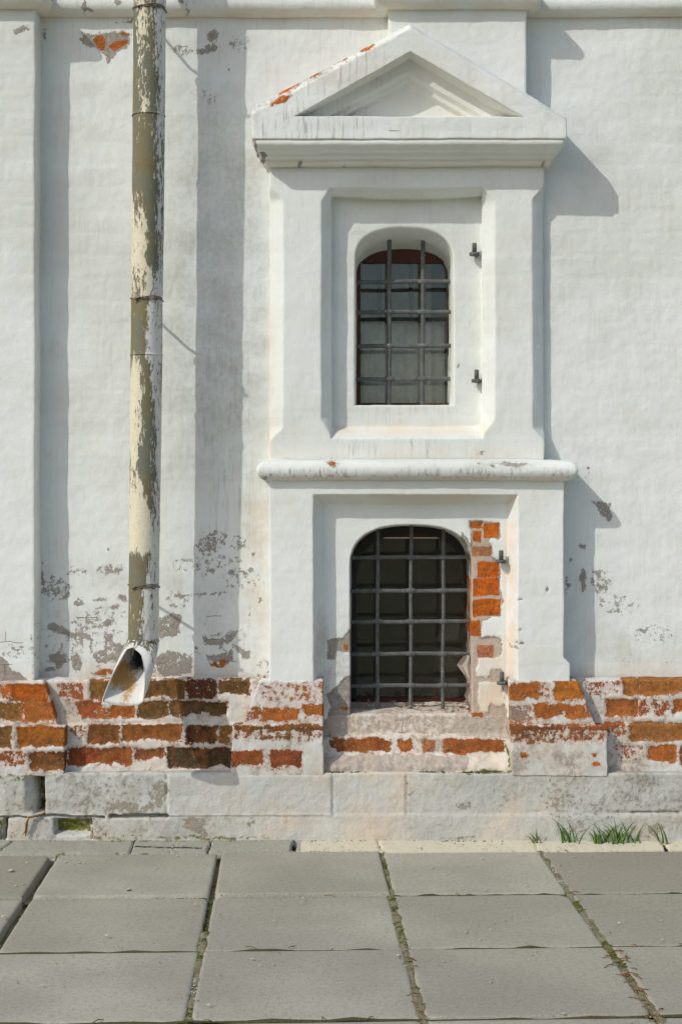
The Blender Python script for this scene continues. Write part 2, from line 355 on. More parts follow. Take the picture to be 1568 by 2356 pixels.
class Wear:
    def __init__(s, P, d):
        s.q = P.reshape(-1, 3); s.x, s.y = topx(s.q, d); n = len(s.x); s.u = s.x + 11 * pn(s.q * 13. + 31.) + 8 * pn(s.q * 34. + 77.); s.v = s.y + 10 * pn(s.q * 13. + 57.) + 7 * pn(s.q * 34. + 11.)
        s.a = {k: np.zeros(n) for k in ('peel', 'bk', 'streak', 'dirt', 'warm', 'moss', 'crack')}; s.col = np.tile(np.array([*OR, 1.]), (n, 1))
    def sel(s, x0, y0, x1, y1): return np.nonzero((s.x > x0) & (s.x < x1) & (s.y > y0) & (s.y < y1))[0]
    def put(s, key, sd, idx, peak=1., soft=22.):
        s.a[key][idx] = np.maximum(s.a[key][idx], np.clip(np.minimum(peak, .5 + sd / soft), 0, 1))
    def ell(s, key, cx, cy, rx, ry, rot=0, peak=1., soft=22.):
        R = max(rx, ry) + 30 + soft; i = s.sel(cx - R, cy - R, cx + R, cy + R)
        if len(i): s.put(key, sd_ell(s.u[i], s.v[i], (cx, cy, rx, ry, rot)), i, peak, soft)
    def poly(s, key, pts, peak=1., soft=22.):
        p = np.array(pts); i = s.sel(p[:, 0].min() - 30, p[:, 1].min() - 30, p[:, 0].max() + 30, p[:, 1].max() + 30)
        if len(i): s.put(key, sd_poly(.4 * s.x[i] + .6 * s.u[i], .4 * s.y[i] + .6 * s.v[i], pts), i, peak, soft)
    def zone(s, key, x0, y0, x1, y1, v, f=20.):
        sd = sd_box(s.x, s.y, (x0, y0, x1, y1)); s.a[key] = np.maximum(s.a[key], v * np.clip(.5 + sd / f, 0, 1))
    def less(s, key, x0, y0, x1, y1, v, f=14.):
        sd = sd_box(s.x, s.y, (x0, y0, x1, y1)); s.a[key] = s.a[key] - v * np.clip(.5 + sd / f, 0, 1)
    def bricks(s, L, soft=17., recess=None, bko=3.):
        for b in L:
            i = s.sel(b[0] - 16, b[1] - 16, b[2] + 16, b[3] + 16)
            if not len(i): continue
            wx, wy = .45 * (s.u[i] - s.x[i]), .45 * (s.v[i] - s.y[i]); sb = sd_box(s.x[i] + wx, s.y[i] + wy, b[:4])
            drip = np.maximum(0, pn(s.q[i] * np.array([16., 5., 4.]) + b[0]) + .08) * 26 * np.clip((s.y[i] - b[1]) / (b[3] - b[1]) - .25, 0, 1); patch = np.maximum(0, pn(s.q[i] * 15. + b[1] * .37) - .12) * 34 * (1.25 - b[4])
            sd = sb + 2.5 - (drip + patch if bko > .1 else patch * .6)
            s.put('peel', sd, i, b[4], soft); s.put('bk', sb + bko, i, 1., 6.)
            s.col[i[sb > -9]] = (*b[5], 1.)
            if recess: s.q[i, 1] += recess * np.clip(.5 + sd / 10, 0, 1) * min(1, max(0, (b[4] - .3) * 1.6))
    def attrs(s): return {**s.a, 'bcol': s.col}
def finish(name, P, wr, mat, parent, cu=False, cv=False, keep=None, ref=(0, -1, 0)):
    M_, N_ = P.shape[:2]; V = wr.q if wr is not None else P.reshape(-1, 3); Q = grid_quads(M_, N_, cu, cv)
    if keep is not None: Q = Q[keep(V[Q].mean(1))]
    Q = face_out(V, Q, ref)
    return link(name, raw_mesh(name, V, Q, True, wr.attrs() if wr is not None else None), mat, parent)

# ================================================================== THE CHURCH WALL
church = bpy.data.objects.new('church_building', None); C.objects.link(church)
thing(church, 'old whitewashed brick church wall with two barred windows, gabled surround and bare brick foot', 'building')

def axis(lo, a, b, hi, fine, coarse):
    return np.unique(np.concatenate([np.arange(lo, a, coarse), np.arange(a, b, fine), np.arange(b, hi + coarse, coarse)]))
xs = axis(-4.5, Wx(-25, 0), Wx(1593, 0), 4.5, .0062, .09); zs = axis(Wz(1600, 0), Wz(1599, 0), Wz(-25, 0), 5.2, .0062, .09)
X, Z = np.meshgrid(xs, zs, indexing='ij'); P = rough(np.stack([X, np.zeros_like(X), Z], -1), 1.25)
wr = Wear(P, 0.)
hole = [(186, 90), (192, 77), (215, 80), (260, 70), (295, 75), (300, 97), (290, 112), (268, 120), (258, 137), (250, 146), (243, 125), (220, 107), (200, 103)]
wr.poly('peel', hole); wr.ell('bk', 231, 97, 11, 15, -20); wr.ell('bk', 274, 102, 22, 10, -10, 1., 18); wr.ell('bk', 285, 78, 12, 5)
for e in [(490, 84, 9, 13, 35), (470, 113, 24, 10, -20), (250, 1262, 3, 3, 0), (98, 1332, 3.5, 30, 0), (182, 1384, 11, 7, 0), (148, 1452, 34, 8, 24), (125, 1448, 22, 4, 5), (128, 1514, 18, 8, -20), (140, 1524, 8, 14, 30), (116, 1538, 12, 5, -25),
          (172, 1512, 14, 9, 0), (178, 1532, 8, 18, -15), (264, 1400, 8, 5, -40), (422, 1368, 7, 6, 0), (250, 1434, 12, 8, 0), (212, 1478, 5, 26, 0), (190, 1462, 22, 5, 15), (490, 1316, 12, 4, -20), (538, 1314, 9, 6, 0), (580, 1312, 8, 5, 0), (562, 1318, 5, 6, 0),
          (580, 1272, 4, 4, 0), (478, 1366, 22, 3, -8), (568, 1506, 12, 8, -40), (555, 1497, 9, 5, 0), (455, 1500, 5, 4, 0), (456, 1490, 3, 6, 0), (1339, 1259, 5, 7, 0), (1339, 1334, 8, 30, 8), (1303, 1348, 4, 15, 10), (1467, 1448, 14, 3, 0), (1352, 1082, 3, 6, 0),
          (1312, 1290, 3, 4, 0), (1378, 1348, 9, 5, 20), (1374, 1322, 7, 9, 0), (600, 1380, 3, 8, 0), (574, 1420, 3, 12, 0), (240, 1548, 22, 6, 0), (105, 78, 3, 12, 0), (268, 52, 4, 3, 0), (298, 45, 8, 3, -30), (525, 160, 3, 8, 0), (232, 1380, 14, 4, 0), (280, 1375, 9, 7, 60), (300, 1420, 12, 3, 0)]:
    wr.ell('peel', *e, .68, 16)
for e in [(420, 116, 20, 9, 0, .44), (552, 100, 20, 16, 0, .41), (136, 1356, 30, 24, 25, .45), (176, 1316, 14, 9, 0, .45), (252, 1308, 20, 9, 0, .45), (490, 1247, 34, 18, -30, .45), (535, 1247, 26, 16, 0, .42), (1381, 1335, 22, 26, 0, .44), (1425, 1393, 48, 20, 15, .39), (235, 1430, 60, 30, 0, .38),
          (530, 1475, 40, 22, 0, .40), (560, 1330, 40, 18, 0, .37), (160, 1480, 60, 40, 0, .37), (330, 1545, 60, 14, 0, .42), (480, 1300, 70, 20, 0, .39), (1490, 1460, 40, 16, 0, .38), (600, 1540, 16, 20, 0, .40), (410, 1380, 25, 16, 0, .40), (470, 220, 30, 18, 0, .37)]:
    wr.ell('peel', *e, 26)
for p in [[(213, 1505), (238, 1492), (240, 1462), (262, 1460), (258, 1478), (282, 1484), (300, 1470), (300, 1498), (285, 1512), (262, 1522), (225, 1531)], [(362, 1422), (392, 1412), (417, 1410), (412, 1466), (380, 1464), (360, 1468)], [(360, 1510), (385, 1498), (410, 1500), (441, 1506), (440, 1546), (412, 1553), (380, 1556), (358, 1538)],
          [(464, 1465), (500, 1478), (518, 1462), (543, 1455), (536, 1477), (500, 1484), (470, 1488)], [(474, 1503), (500, 1508), (522, 1500), (535, 1492), (536, 1518), (517, 1535), (488, 1531)], [(1364, 1153), (1400, 1157), (1405, 1188), (1398, 1198), (1382, 1182)]]:
    wr.poly('peel', p, .66, 16)
wr.ell('bk', 503, 1526, 17, 8, 0); wr.ell('bk', 240, 1548, 16, 6, 0, .6)
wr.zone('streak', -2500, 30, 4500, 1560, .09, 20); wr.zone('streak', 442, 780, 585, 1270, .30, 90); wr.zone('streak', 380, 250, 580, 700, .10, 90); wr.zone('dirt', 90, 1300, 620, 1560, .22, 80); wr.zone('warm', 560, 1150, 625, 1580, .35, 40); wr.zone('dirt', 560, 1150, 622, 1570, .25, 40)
wr.zone('warm', -900, 1535, 2500, 1570, .55, 30); wr.zone('warm', -900, 30, 2500, 46, .35, 16); wr.zone('crack', 95, 1370, 620, 1560, .46, 60); wr.zone('crack', 1300, 1400, 1600, 1560, .30, 60); wr.zone('dirt', 1300, 1440, 2500, 1570, .16, 60)
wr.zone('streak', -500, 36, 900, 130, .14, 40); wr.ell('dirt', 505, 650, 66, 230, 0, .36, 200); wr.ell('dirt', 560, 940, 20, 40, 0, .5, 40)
hx0, hx1, hz0, hz1 = Wx(660, 0), Wx(1225, 0), Wz(1700, 0), Wz(420, 0)
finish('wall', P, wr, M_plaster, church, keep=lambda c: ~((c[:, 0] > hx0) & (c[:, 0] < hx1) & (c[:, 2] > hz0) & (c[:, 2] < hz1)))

def block(rows, r=.008, step=.007, amp=1., dback=-.01, fine=1.0):
    """a pier or course: rows (level, depth, left, right) measured at its own face"""
    R = np.array([[Wz(y, d), d, Wx(a, d), Wx(b, d)] for y, d, a, b in rows])[:, None, :]
    R = sub(rnd(R, r), step)[:, 0]; n = len(R); bk = np.full(n, dback)
    K = np.stack([np.stack([R[:, 2], -bk, R[:, 0]], -1), np.stack([R[:, 2], -R[:, 1], R[:, 0]], -1), np.stack([R[:, 3], -R[:, 1], R[:, 0]], -1), np.stack([R[:, 3], -bk, R[:, 0]], -1)])
    return rough(sub(rnd(K, r), step), amp, fine)
# pilasters
dP = .105
P = block([(-60, dP, -330, 82), (1574, dP, -330, 82)], .010, .0065); wr = Wear(P, dP)
wr.poly('peel', [(-40, 1500), (0, 1508), (14, 1514), (24, 1545), (46, 1546), (62, 1560), (64, 1580), (-60, 1580)], 1., 14); wr.ell('peel', 52, 67, 16, 7, -10); wr.ell('peel', 50, 1500, 40, 14, 0, .40); wr.zone('crack', -60, 1440, 84, 1560, .5, 40); wr.zone('warm', -330, 1545, 84, 1575, .5, 24)
wr.ell('moss', 82, 1500, 5, 60, 0, .42)
finish('pilaster', P, wr, M_plaster, church)
P = block([(0, .10, 893, 1211), (330, .10, 893, 1211)], .009, .0065); q_ = P.reshape(-1, 3)
gx, gz = [Wx(v_, .19) for v_ in (580, 943, 1303)], [Wz(v_, .19) for v_ in (262, 72, 284)]; q_[:, 2] = np.maximum(q_[:, 2], np.interp(q_[:, 0], gx, gz)); P = q_.reshape(P.shape); wr = Wear(P, .1)
finish('pilaster', P, wr, M_plaster, church)
# cornice that breaks forward over both pilasters
zb = Wz(36, .03)
prof = [(-.002, zb + .002)] + [(.010 + .052 * math.cos(a_), zb + .046 + .046 * math.sin(a_)) for a_ in np.linspace(-1.42, 1.42, 13)] + [(.014, zb + .10), (.014, zb + .40), (-.01, zb + .41)]
pl = []
for t_, z_ in prof:
    a, b, c = Wx(82, dP), Wx(893, .1), Wx(1211, .1)
    pl.append([(-4.5, -t_, z_), (Wx(-330, dP) - t_, -t_, z_), (Wx(-330, dP) - t_, -dP - t_, z_), (a + t_, -dP - t_, z_), (a + t_, -t_, z_), (b - t_, -t_, z_), (b - t_, -.10 - t_, z_), (c + t_, -.10 - t_, z_), (c + t_, -t_, z_), (4.5, -t_, z_)])
P = np.array(pl); P = sub(P, .009); P = np.swapaxes(P, 0, 1); P = sub(rnd(P, .006), .012); P = rough(P, 1.1); wr = Wear(P, .06)
for e in [(198, 12, 7, 12, 0), (268, 5, 8, 7, 0), (208, 22, 3, 6, 0), (428, 10, 2, 14, 0), (415, 3, 4, 4, 0), (120, 0, 5, 3, 0)]: wr.ell('peel', *e, 1., 10)
wr.zone('streak', -900, -30, 2500, 20, .16, 14); wr.zone('warm', -900, 20, 2500, 50, .45, 12)
finish('cornice', P, wr, M_plaster, church)

# ------------------------------------------------------------------ frames around an opening
def rect_pts(n, x0, x1, yt, yb, open_bottom=False, bow=0.0):
    """(m,2) points: up the left side, along the top, down the right side (and back along the bottom)"""
    nl, nw = n; tl = np.linspace(0, 1, nl, endpoint=False); tw = np.linspace(0, 1, nw, endpoint=False)
    L_ = [np.stack([np.full(nl, x0), yb + (yt - yb) * tl], 1), np.stack([x0 + (x1 - x0) * tw, yt + bow * np.sin(math.pi * tw)], 1), np.stack([np.full(nl, x1), yt + (yb - yt) * tl], 1)]
    if open_bottom: L_.append(np.array([[x1, yb]]))
    else: L_.append(np.stack([x1 + (x0 - x1) * tw, np.full(nw, yb)], 1))
    return np.concatenate(L_)
def arch_pts(n, x0, x1, ysp, yt, yb, e=2.3, open_bottom=False):
    nl, nw = n; tl = np.linspace(0, 1, nl, endpoint=False); th = math.pi * (1 - np.linspace(0, 1, nw, endpoint=False)); tw = np.linspace(0, 1, nw, endpoint=False)
    cx, a, b = (x0 + x1) / 2, (x1 - x0) / 2, ysp - yt
    ax = cx + a * np.sign(np.cos(th)) * np.abs(np.cos(th)) ** (2 / e); ay = ysp - b * np.abs(np.sin(th)) ** (2 / e)
    L_ = [np.stack([np.full(nl, x0), yb + (ysp - yb) * tl], 1), np.stack([ax, ay], 1), np.stack([np.full(nl, x1), ysp + (yb - ysp) * tl], 1)]
    if open_bottom: L_.append(np.array([[x1, yb]]))
    else: L_.append(np.stack([x1 + (x0 - x1) * tw, np.full(nw, yb)], 1))
    return np.concatenate(L_)
def to3(p, d, at=None):
    """points measured on the plane at depth `at` set at depth d (same place on the wall, pushed in or out)"""
    d = np.broadcast_to(d, len(p)); q = np.broadcast_to(d if at is None else at, len(p)); k = (D - q) / D * S
    return np.stack([(p[:, 0] - VX) * k, -d, H + (VY - p[:, 1]) * k], 1)

# upper window surround
n = (92, 62); nl, nw = n
dF, dR, dG = .070, -.022, -.285
idx_side = np.zeros(2 * (nl + nw), int); idx_side[nl:nl + nw] = 1; idx_side[nl + nw:2 * nl + nw] = 2; idx_side[2 * nl + nw:] = 3
def stop(y, a, b, c, d_): return np.clip((y - a) / (b - a), 0, 1) * np.clip((d_ - y) / (d_ - c), 0, 1)
r0 = rect_pts(n, 620, 1252, 372, 1078); isL, isT, isR, isB = [idx_side == k for k in range(4)]
rA = r0.copy(); rB = r0.copy(); g = stop(r0[:, 1], 428, 458, 985, 1012); dA = np.where(isL | isR, dF - .004 - .036 * g, dF)
rB[isL, 0] += 2 + 30 * g[isL]; rB[isR, 0] -= 2 + 26 * g[isR]
ri = rect_pts(n, 760, 1110, 430, 1010, bow=2); gi = stop(ri[:, 1], 430, 462, 965, 1002)
rC = ri.copy(); rC[isL, 0] -= 22 * gi[isL]; rC[isR, 0] += 28 * gi[isR]
rD = rect_pts(n, 762, 1108, 451, 984, bow=6); dD = np.where(isB, dR + .004, np.where(isT, .034, .022))
rE = rect_pts(n, 762, 1108, 453, 981, bow=6)
rF = arch_pts(n, 816, 1042, 596, 523, 932, 2.35); rG = arch_pts(n, 822, 1040, 615, 554, 935, 2.3)
K = np.stack([to3(r0, -.01, dF), to3(rA, dA, dF), to3(rB, dF), to3(rC, dF), to3(rD, dD), to3(rE, dR), to3(rF, dR), to3(rG, dG, -.02)])
P = rough(sub(rnd(K, .006, {1: .003, 2: .004, 3: .004, 4: .004, 5: .004, 6: .008}), .008), .85); P = np.swapaxes(P, 0, 1)
wr = Wear(P, .05)
wr.zone('streak', 560, 380, 1300, 1060, .07, 10); wr.zone('streak', 757, 1008, 1118, 1052, .50, 16); wr.zone('warm', 760, 975, 1120, 1000, .55, 14); wr.zone('warm', 618, 1030, 1255, 1060, .30, 16); wr.zone('streak', 815, 930, 1050, 975, .22, 14); wr.ell('peel', 1055, 835, 3, 6); wr.ell('peel', 1108, 1045, 4, 4)
wr.zone('warm', 612, 700, 628, 1060, .4, 8); wr.zone('dirt', 800, 520, 1060, 600, .12, 20)
s_up = finish('window_surround', P, wr, M_plaster, church, cu=True)

# moulding swept round three sides of a projecting body
def moulding(x0, x1, d0, pr, back=-.01, fs=1.0, amp=1.0, step=.007, atd=None):
    ad = d0 if atd is None else atd; a, b = Wx(x0, ad), Wx(x1, ad)
    K = np.array([[(a - t_, -back, z_), (a - t_, -d0 - t_ * fs, z_), (b + t_, -d0 - t_ * fs, z_), (b + t_, -back, z_)] for t_, z_ in pr])
    K = sub(rnd(K, .003), step); K = np.swapaxes(K, 0, 1); return rough(sub(rnd(K, .012), step * 1.3), amp)
# hood moulding under the gable
z0 = Wz(381, .10)
pr = [(-.01, z0 + .003), (.015, z0), (.020, z0 + .003), (.021, z0 + .019), (.031, z0 + .021), (.033, z0 + .036), (.043, z0 + .039), (.047, z0 + .052), (.055, z0 + .057), (.0605, z0 + .064), (.062, z0 + .074), (.0605, z0 + .085), (.055, z0 + .091), (.044, z0 + .094), (.043, z0 + .118), (-.01, z0 + .122)]
P = moulding(622, 1254, .07, pr, fs=2.1, atd=.08, amp=1.0); wr = Wear(P, .13); wr.zone('warm', 590, 312, 1300, 336, .35, 8); wr.zone('warm', 600, 366, 1280, 388, .35, 8)
for e in [(690, 374, 5, 3, 0), (792, 376, 4, 2, 0), (1250, 378, 4, 3, 0), (602, 362, 6, 10, 40), (590, 345, 4, 8, 20)]: wr.ell('peel', *e, 1., 8)
finish('hood_moulding', P, wr, M_plaster, s_up)
# gable
dT = .205
def path(pts, cnt):
    out = []
    for i in range(len(pts)):
        a, b = np.array(pts[i], float), np.array(pts[(i + 1) % len(pts)], float)
        for t_ in np.linspace(0, 1, cnt[i], endpoint=False): out.append(a + (b - a) * t_)
    return np.array(out)
cnt = [16, 92, 92, 10, 130]
T = lambda *p: path(p, cnt)
o1 = T((580, 319), (580, 240), (943, 50), (1303, 264), (1303, 319)); o2 = T((580, 319), (581, 262), (943, 64), (1303, 278), (1303, 319))
i1 = T((676, 267), (676, 267), (944, 118), (1206, 269), (1206, 269)); i2 = T((705, 267), (705, 267), (941, 136), (1164, 269), (1164, 269))
i3 = T((754, 268), (754, 268), (936, 166), (1112, 269), (1112, 269)); i3a = T((774, 268), (774, 268), (935, 177), (1091, 269), (1091, 269)); i3b = T((790, 268), (790, 268), (934, 186), (1073, 269), (1073, 269)); i4 = T((806, 268), (806, 268), (933, 195), (1055, 269), (1055, 269)); i5 = T((930, 240), (930, 240), (930, 240), (930, 240), (930, 240))
K = np.stack([to3(o1, -.01, dT), to3(o1, dT - .032, dT), to3(o2, dT), to3(i1, dT), to3(i2, .126), to3(i3, .124), to3(i3a, .104), to3(i3b, .103), to3(i4, .080), to3(i5, .080)])
P = rough(sub(rnd(K, .0022, {2: .005}), .006), 1.1); P = np.swapaxes(P, 0, 1); wr = Wear(P, dT - .01)
for e in [(647, 231, 22, 8, -33, BR), (652, 208, 15, 6, -28, BR), (721, 168, 13, 6, -25, OR), (846, 110, 19, 7, -27, BR), (788, 133, 16, 4, -22, OR), (676, 199, 12, 3, -30, BR)]:
    wr.ell('peel', *e[:5], .60, 14); wr.ell('bk', *e[:4], e[4], .9, 10)
    R_ = 30; i_ = wr.sel(e[0] - R_, e[1] - R_, e[0] + R_, e[1] + R_); wr.col[i_] = (*e[5], 1)
wr.poly('streak', [(570, 225), (700, 160), (860, 90), (880, 130), (700, 235), (840, 270), (840, 325), (570, 325)], .62, 120); wr.zone('streak', 830, 285, 1310, 325, .22, 30); wr.zone('warm', 690, 130, 1180, 268, .15, 30)
wr.poly('dirt', [(575, 240), (590, 225), (760, 150), (755, 165), (600, 255), (578, 300)], .6, 16); wr.zone('dirt', 1240, 240, 1310, 285, .25, 14); wr.ell('crack', 905, 295, 14, 30, 0, .7, 20)
finish('gable', P, wr, M_plaster, s_up, cu=True)
# half-round string course between the windows
dL = .125
zt, zm = Wz(1059, .17), Wz(1106, .17); hh = (zt - zm) / 2; zc = (zt + zm) / 2
pr = [(-.05, zm + .002), (-.004, zm + .0)] + [(.004 + .046 * math.cos(a_), zc + hh * math.sin(a_)) for a_ in np.linspace(-1.35, 1.35, 11)] + [(-.05, zt + .006)]
P = moulding(620, 1296, dL, pr, amp=1.2); wr = Wear(P, .17)
wr.ell('peel', 762, 1067, 11, 6); wr.ell('bk', 764, 1067, 9, 5, 0, 1., 8); wr.zone('streak', 590, 1078, 1340, 1100, .75, 10)
for e in [(1100, 1069, 6, 3, 0), (1130, 1072, 10, 4, 0), (1150, 1067, 14, 3, 0), (1178, 1070, 16, 4, 0), (1205, 1068, 8, 3, 0), (604, 1098, 8, 4, 30)]: wr.ell('peel', *e, .56, 8)
wr.ell('dirt', 1160, 1070, 60, 8, 0, .6, 10); wr.zone('warm', 590, 1096, 1340, 1110, .5, 8)
finish('string_course', P, wr, M_plaster, s_up)

# lower window surround, open at the foot
n = (100, 70); nl, nw = n
r0 = rect_pts(n, 620, 1296, 1080, 1572, True); m_ = len(r0); isR = np.arange(m_) >= nl + nw
r0[isR, 0] += 15 * np.clip((r0[isR, 1] - 1512) / 14, 0, 1)
rC = rect_pts(n, 720, 1190, 1138, 1572, True); rD = rect_pts(n, 746, 1166, 1159, 1655, True, bow=2); dI = .045
rF = arch_pts(n, 805, 1084, 1308, 1207, 1655, 2.6, True); rG = arch_pts(n, 809, 1083, 1314, 1214, 1652, 2.6, True)
rDb = rD.copy(); rCb = rC.copy(); rCb[:, 1] = np.where(rC[:, 1] > 1571, 1660, rC[:, 1])
K = np.stack([to3(r0, -.01, dL), to3(r0, dL), to3(rC, dL), to3(rD, dI), to3(rF, dI), to3(rG, -.26, -.02)])
P = rough(sub(rnd(K, .004, {3: .005, 4: .006}), .0052), .85); P = np.swapaxes(P, 0, 1); wr = Wear(P, dI)
strip = [(1079, 1199), (1109, 1201), (1139, 1205), (1147, 1222), (1127, 1234), (1125, 1253), (1130, 1264), (1127, 1280), (1147, 1293), (1143, 1323), (1146, 1354), (1149, 1370), (1157, 1387), (1147, 1411), (1119, 1429), (1105, 1433), (1101, 1467), (1153, 1467), (1152, 1520), (1155, 1560), (1160, 1600), (1166, 1665), (1078, 1665), (1078, 1480), (1074, 1320), (1083, 1260)]
wr.poly('peel', strip, 1., 12)
wr.a['bk'][:] = .1
wr.bricks([(1080, 1200, 1108, 1215, .9, OR), (1086, 1220, 1106, 1247, 1., BR), (1112, 1206, 1146, 1238, 1., BR), (1086, 1257, 1127, 1281, .9, (.42, .19, .10)), (1097, 1293, 1148, 1328, 1., BR), (1086, 1331, 1146, 1370, 1., (.60, .125, .012)), (1086, 1377, 1150, 1418, 1., BR), (1082, 1426, 1104, 1464, 1., BR), (1094, 1484, 1134, 1513, .9, (.44, .17, .09)), (1080, 1640, 1110, 1660, .9, BR)], 10., None, 0.01)
wr.poly('warm', strip, 1., 12)
for z_ in [(1100, 1514, 1153, 1538), (1102, 1570, 1152, 1618), (1104, 1590, 1122, 1638), (1140, 1600, 1152, 1622), (1096, 1540, 1125, 1556)]: wr.less('peel', *z_, 1.2)
wr.poly('peel', [(752, 1472), (786, 1466), (808, 1446), (812, 1506), (790, 1500), (772, 1494), (768, 1518), (750, 1518)], 1., 10); wr.poly('peel', [(748, 1592), (770, 1584), (785, 1566), (812, 1552), (814, 1670), (745, 1670), (760, 1630)], 1., 10); wr.ell('bk', 795, 1486, 9, 8, 0, .9, 9); wr.ell('bk', 790, 1630, 9, 4, 0, .8, 8)
wr.zone('dirt', 748, 1490, 815, 1560, .55, 14); wr.zone('warm', 1158, 1200, 1180, 1660, .7, 10); wr.ell('dirt', 740, 1520, 12, 80, 0, .4, 20); wr.poly('peel', [(1060, 1222), (1075, 1235), (1084, 1262), (1078, 1262), (1062, 1240)], .8, 6)
wr.zone('warm', 720, 1135, 1190, 1165, .25, 12); pass
for e in [(1187, 1375, 4, 4, 0), (1186, 1442, 3, 2, 0), (1195, 1471, 6, 3, 20), (1178, 1482, 9, 3, 20), (1250, 1352, 3, 4, 0), (1183, 1470, 5, 2, 0)]: wr.ell('peel', *e, .9, 8)
wr.q[:, 1] += .004 * np.clip((wr.a['peel'] - .45) * 8, 0, 1)
s_lo = finish('window_surround', P, wr, M_plaster, church)

# ------------------------------------------------------------------ brick foot: wall courses, pilaster foot, two flared piers
def lime_mess(wr, base=.30):
    p = wr.q; wr.a['peel'] = np.maximum(wr.a['peel'], np.clip(base + .30 * pn(p * 6.3 + 4.) + .25 * pn(p * 17. + 9.), 0, .46)); wr.a['bk'] = np.maximum(wr.a['bk'], .30)
    wr.a['warm'] = np.maximum(wr.a['warm'], np.clip(.25 + .9 * pn(p * 4. + 2.), 0, .55)); wr.a['dirt'] = np.maximum(wr.a['dirt'], np.clip(.30 + .9 * pn(p * 5. + 7.), 0, .62))
def side_bricks(x0, x1, seed):
    r_ = random.Random(seed); L_ = []
    for c, (ya, yb) in enumerate([(1566, 1604), (1616, 1652), (1669, 1706), (1722, 1760)]):
        x = x0 + (c % 2) * 45
        while x < x1 - 60:
            w_ = r_.choice((70, 138)); L_.append((x, ya, min(x + w_, x1), yb, r_.choice((.42, .9, 1., .55)), r_.choice((OR, RB, RE, OL)))); x += w_ + 10
    return L_
LW = [(135, 1575, 187, 1607, .47, RE), (209, 1566, 262, 1609, 1., OL), (333, 1567, 423, 1606, 1., GB), (431, 1566, 497, 1605, .66, MA), (503, 1566, 574, 1600, 1., GB),
      (171, 1617, 232, 1650, .62, RE), (232, 1634, 262, 1652, .5, OR), (258, 1617, 307, 1650, .95, OR), (318, 1617, 386, 1651, 1., GB), (392, 1616, 430, 1651, 1., GB), (425, 1616, 522, 1640, 1., DK), (480, 1630, 522, 1650, .8, GB),
      (166, 1672, 192, 1696, .47, OL), (204, 1669, 274, 1709, 1., RB), (283, 1668, 418, 1703, 1., (.26, .095, .028)), (429, 1671, 497, 1710, 1., MA), (506, 1673, 535, 1710, .62, OL),
      (157, 1722, 292, 1760, 1., RE), (292, 1722, 302, 1758, .7, RE), (311, 1723, 379, 1745, .95, (.24, .085, .04)), (389, 1721, 530, 1765, 1., DK)]
P = block([(1558, .03, -1000, 640), (1563, .055, -1000, 640), (1567, .070, -1000, 640), (1664, .074, -1000, 640), (1668, .084, -1000, 640), (1784, .086, -1000, 640)], .005, .0055, 1.5, fine=1.8)
wr = Wear(P, .078); lime_mess(wr); wr.bricks(LW, recess=.009); wr.bricks(side_bricks(-900, -330, 3)); wr.zone('moss', 300, 1560, 620, 1780, .16, 60); wr.zone('warm', 505, 1560, 600, 1690, .6, 30)
plinth = finish('brick_plinth', P, wr, M_lime, church)
P = block([(1558, .02, 1180, 2600), (1563, .055, 1180, 2600), (1567, .072, 1180, 2600), (1664, .076, 1180, 2600), (1668, .086, 1180, 2600), (1784, .086, 1180, 2600)], .005, .0055, 1.5, fine=1.8)
wr = Wear(P, .08); lime_mess(wr, .34)
wr.bricks([(1345, 1566, 1425, 1600, .48, RE), (1435, 1561, 1590, 1599, 1., (.34, .135, .035)), (1395, 1612, 1465, 1648, .95, (.36, .12, .035)), (1473, 1612, 1542, 1645, .55, RE), (1549, 1612, 1600, 1640, .8, OR), (1392, 1665, 1440, 1692, .55, RE), (1447, 1664, 1600, 1704, 1., (.33, .14, .045)), (1487, 1716, 1552, 1754, .72, OR), (1410, 1718, 1475, 1745, .46, RE), (1565, 1718, 1620, 1756, .7, RE)], recess=.009); wr.bricks(side_bricks(1640, 2500, 5))
finish('brick_plinth', P, wr, M_lime, church)
bf, bg_ = .138, .150
P = block([(1564, .10, -330, 98), (1571, .125, -330, 102), (1668, .130, -330, 131), (1671, bg_ - .005, -330, 150), (1784, bg_ - .005, -330, 148)], .005, .0055, 1.5, fine=1.8); wr = Wear(P, .135); lime_mess(wr, .34)
wr.bricks([(-20, 1577, 34, 1612, .60, BR), (31, 1576, 108, 1614, 1., (.47, .115, .018)), (-20, 1620, 50, 1657, 1., OL), (55, 1617, 128, 1660, .95, OR), (-20, 1673, 25, 1718, 1., GB), (42, 1672, 160, 1718, 1., (.33, .115, .022)), (-20, 1730, 58, 1760, .56, RE), (70, 1731, 156, 1770, .95, RB)], recess=.008); wr.bricks(side_bricks(-320, -25, 9))
finish('brick_plinth', P, wr, M_lime, church)
P = block([(1560, .105, 606, 742), (1568, bf - .008, 599, 743), (1668, bf, 560, 744), (1671, bg_, 535, 744), (1784, bg_, 531, 744)], .005, .0055, 1.4, fine=1.6); wr = Wear(P, .142); lime_mess(wr, .38)
wr.bricks([(600, 1575, 660, 1608, .44, RE), (664, 1573, 742, 1610, .47, OR), (699, 1623, 745, 1651, .86, OR), (558, 1632, 625, 1660, .62, OR), (618, 1631, 689, 1658, .72, OR), (536, 1669, 745, 1682, .75, OR), (536, 1676, 745, 1702, .50, RB), (534, 1728, 605, 1761, .80, RE), (624, 1727, 693, 1766, 1., (.24, .065, .025))]); wr.less('peel', 540, 1704, 740, 1722, .15); wr.less('peel', 700, 1720, 745, 1775, .25); wr.zone('dirt', 640, 1676, 745, 1712, .8, 14)
finish('brick_plinth', P, wr, M_lime, church)
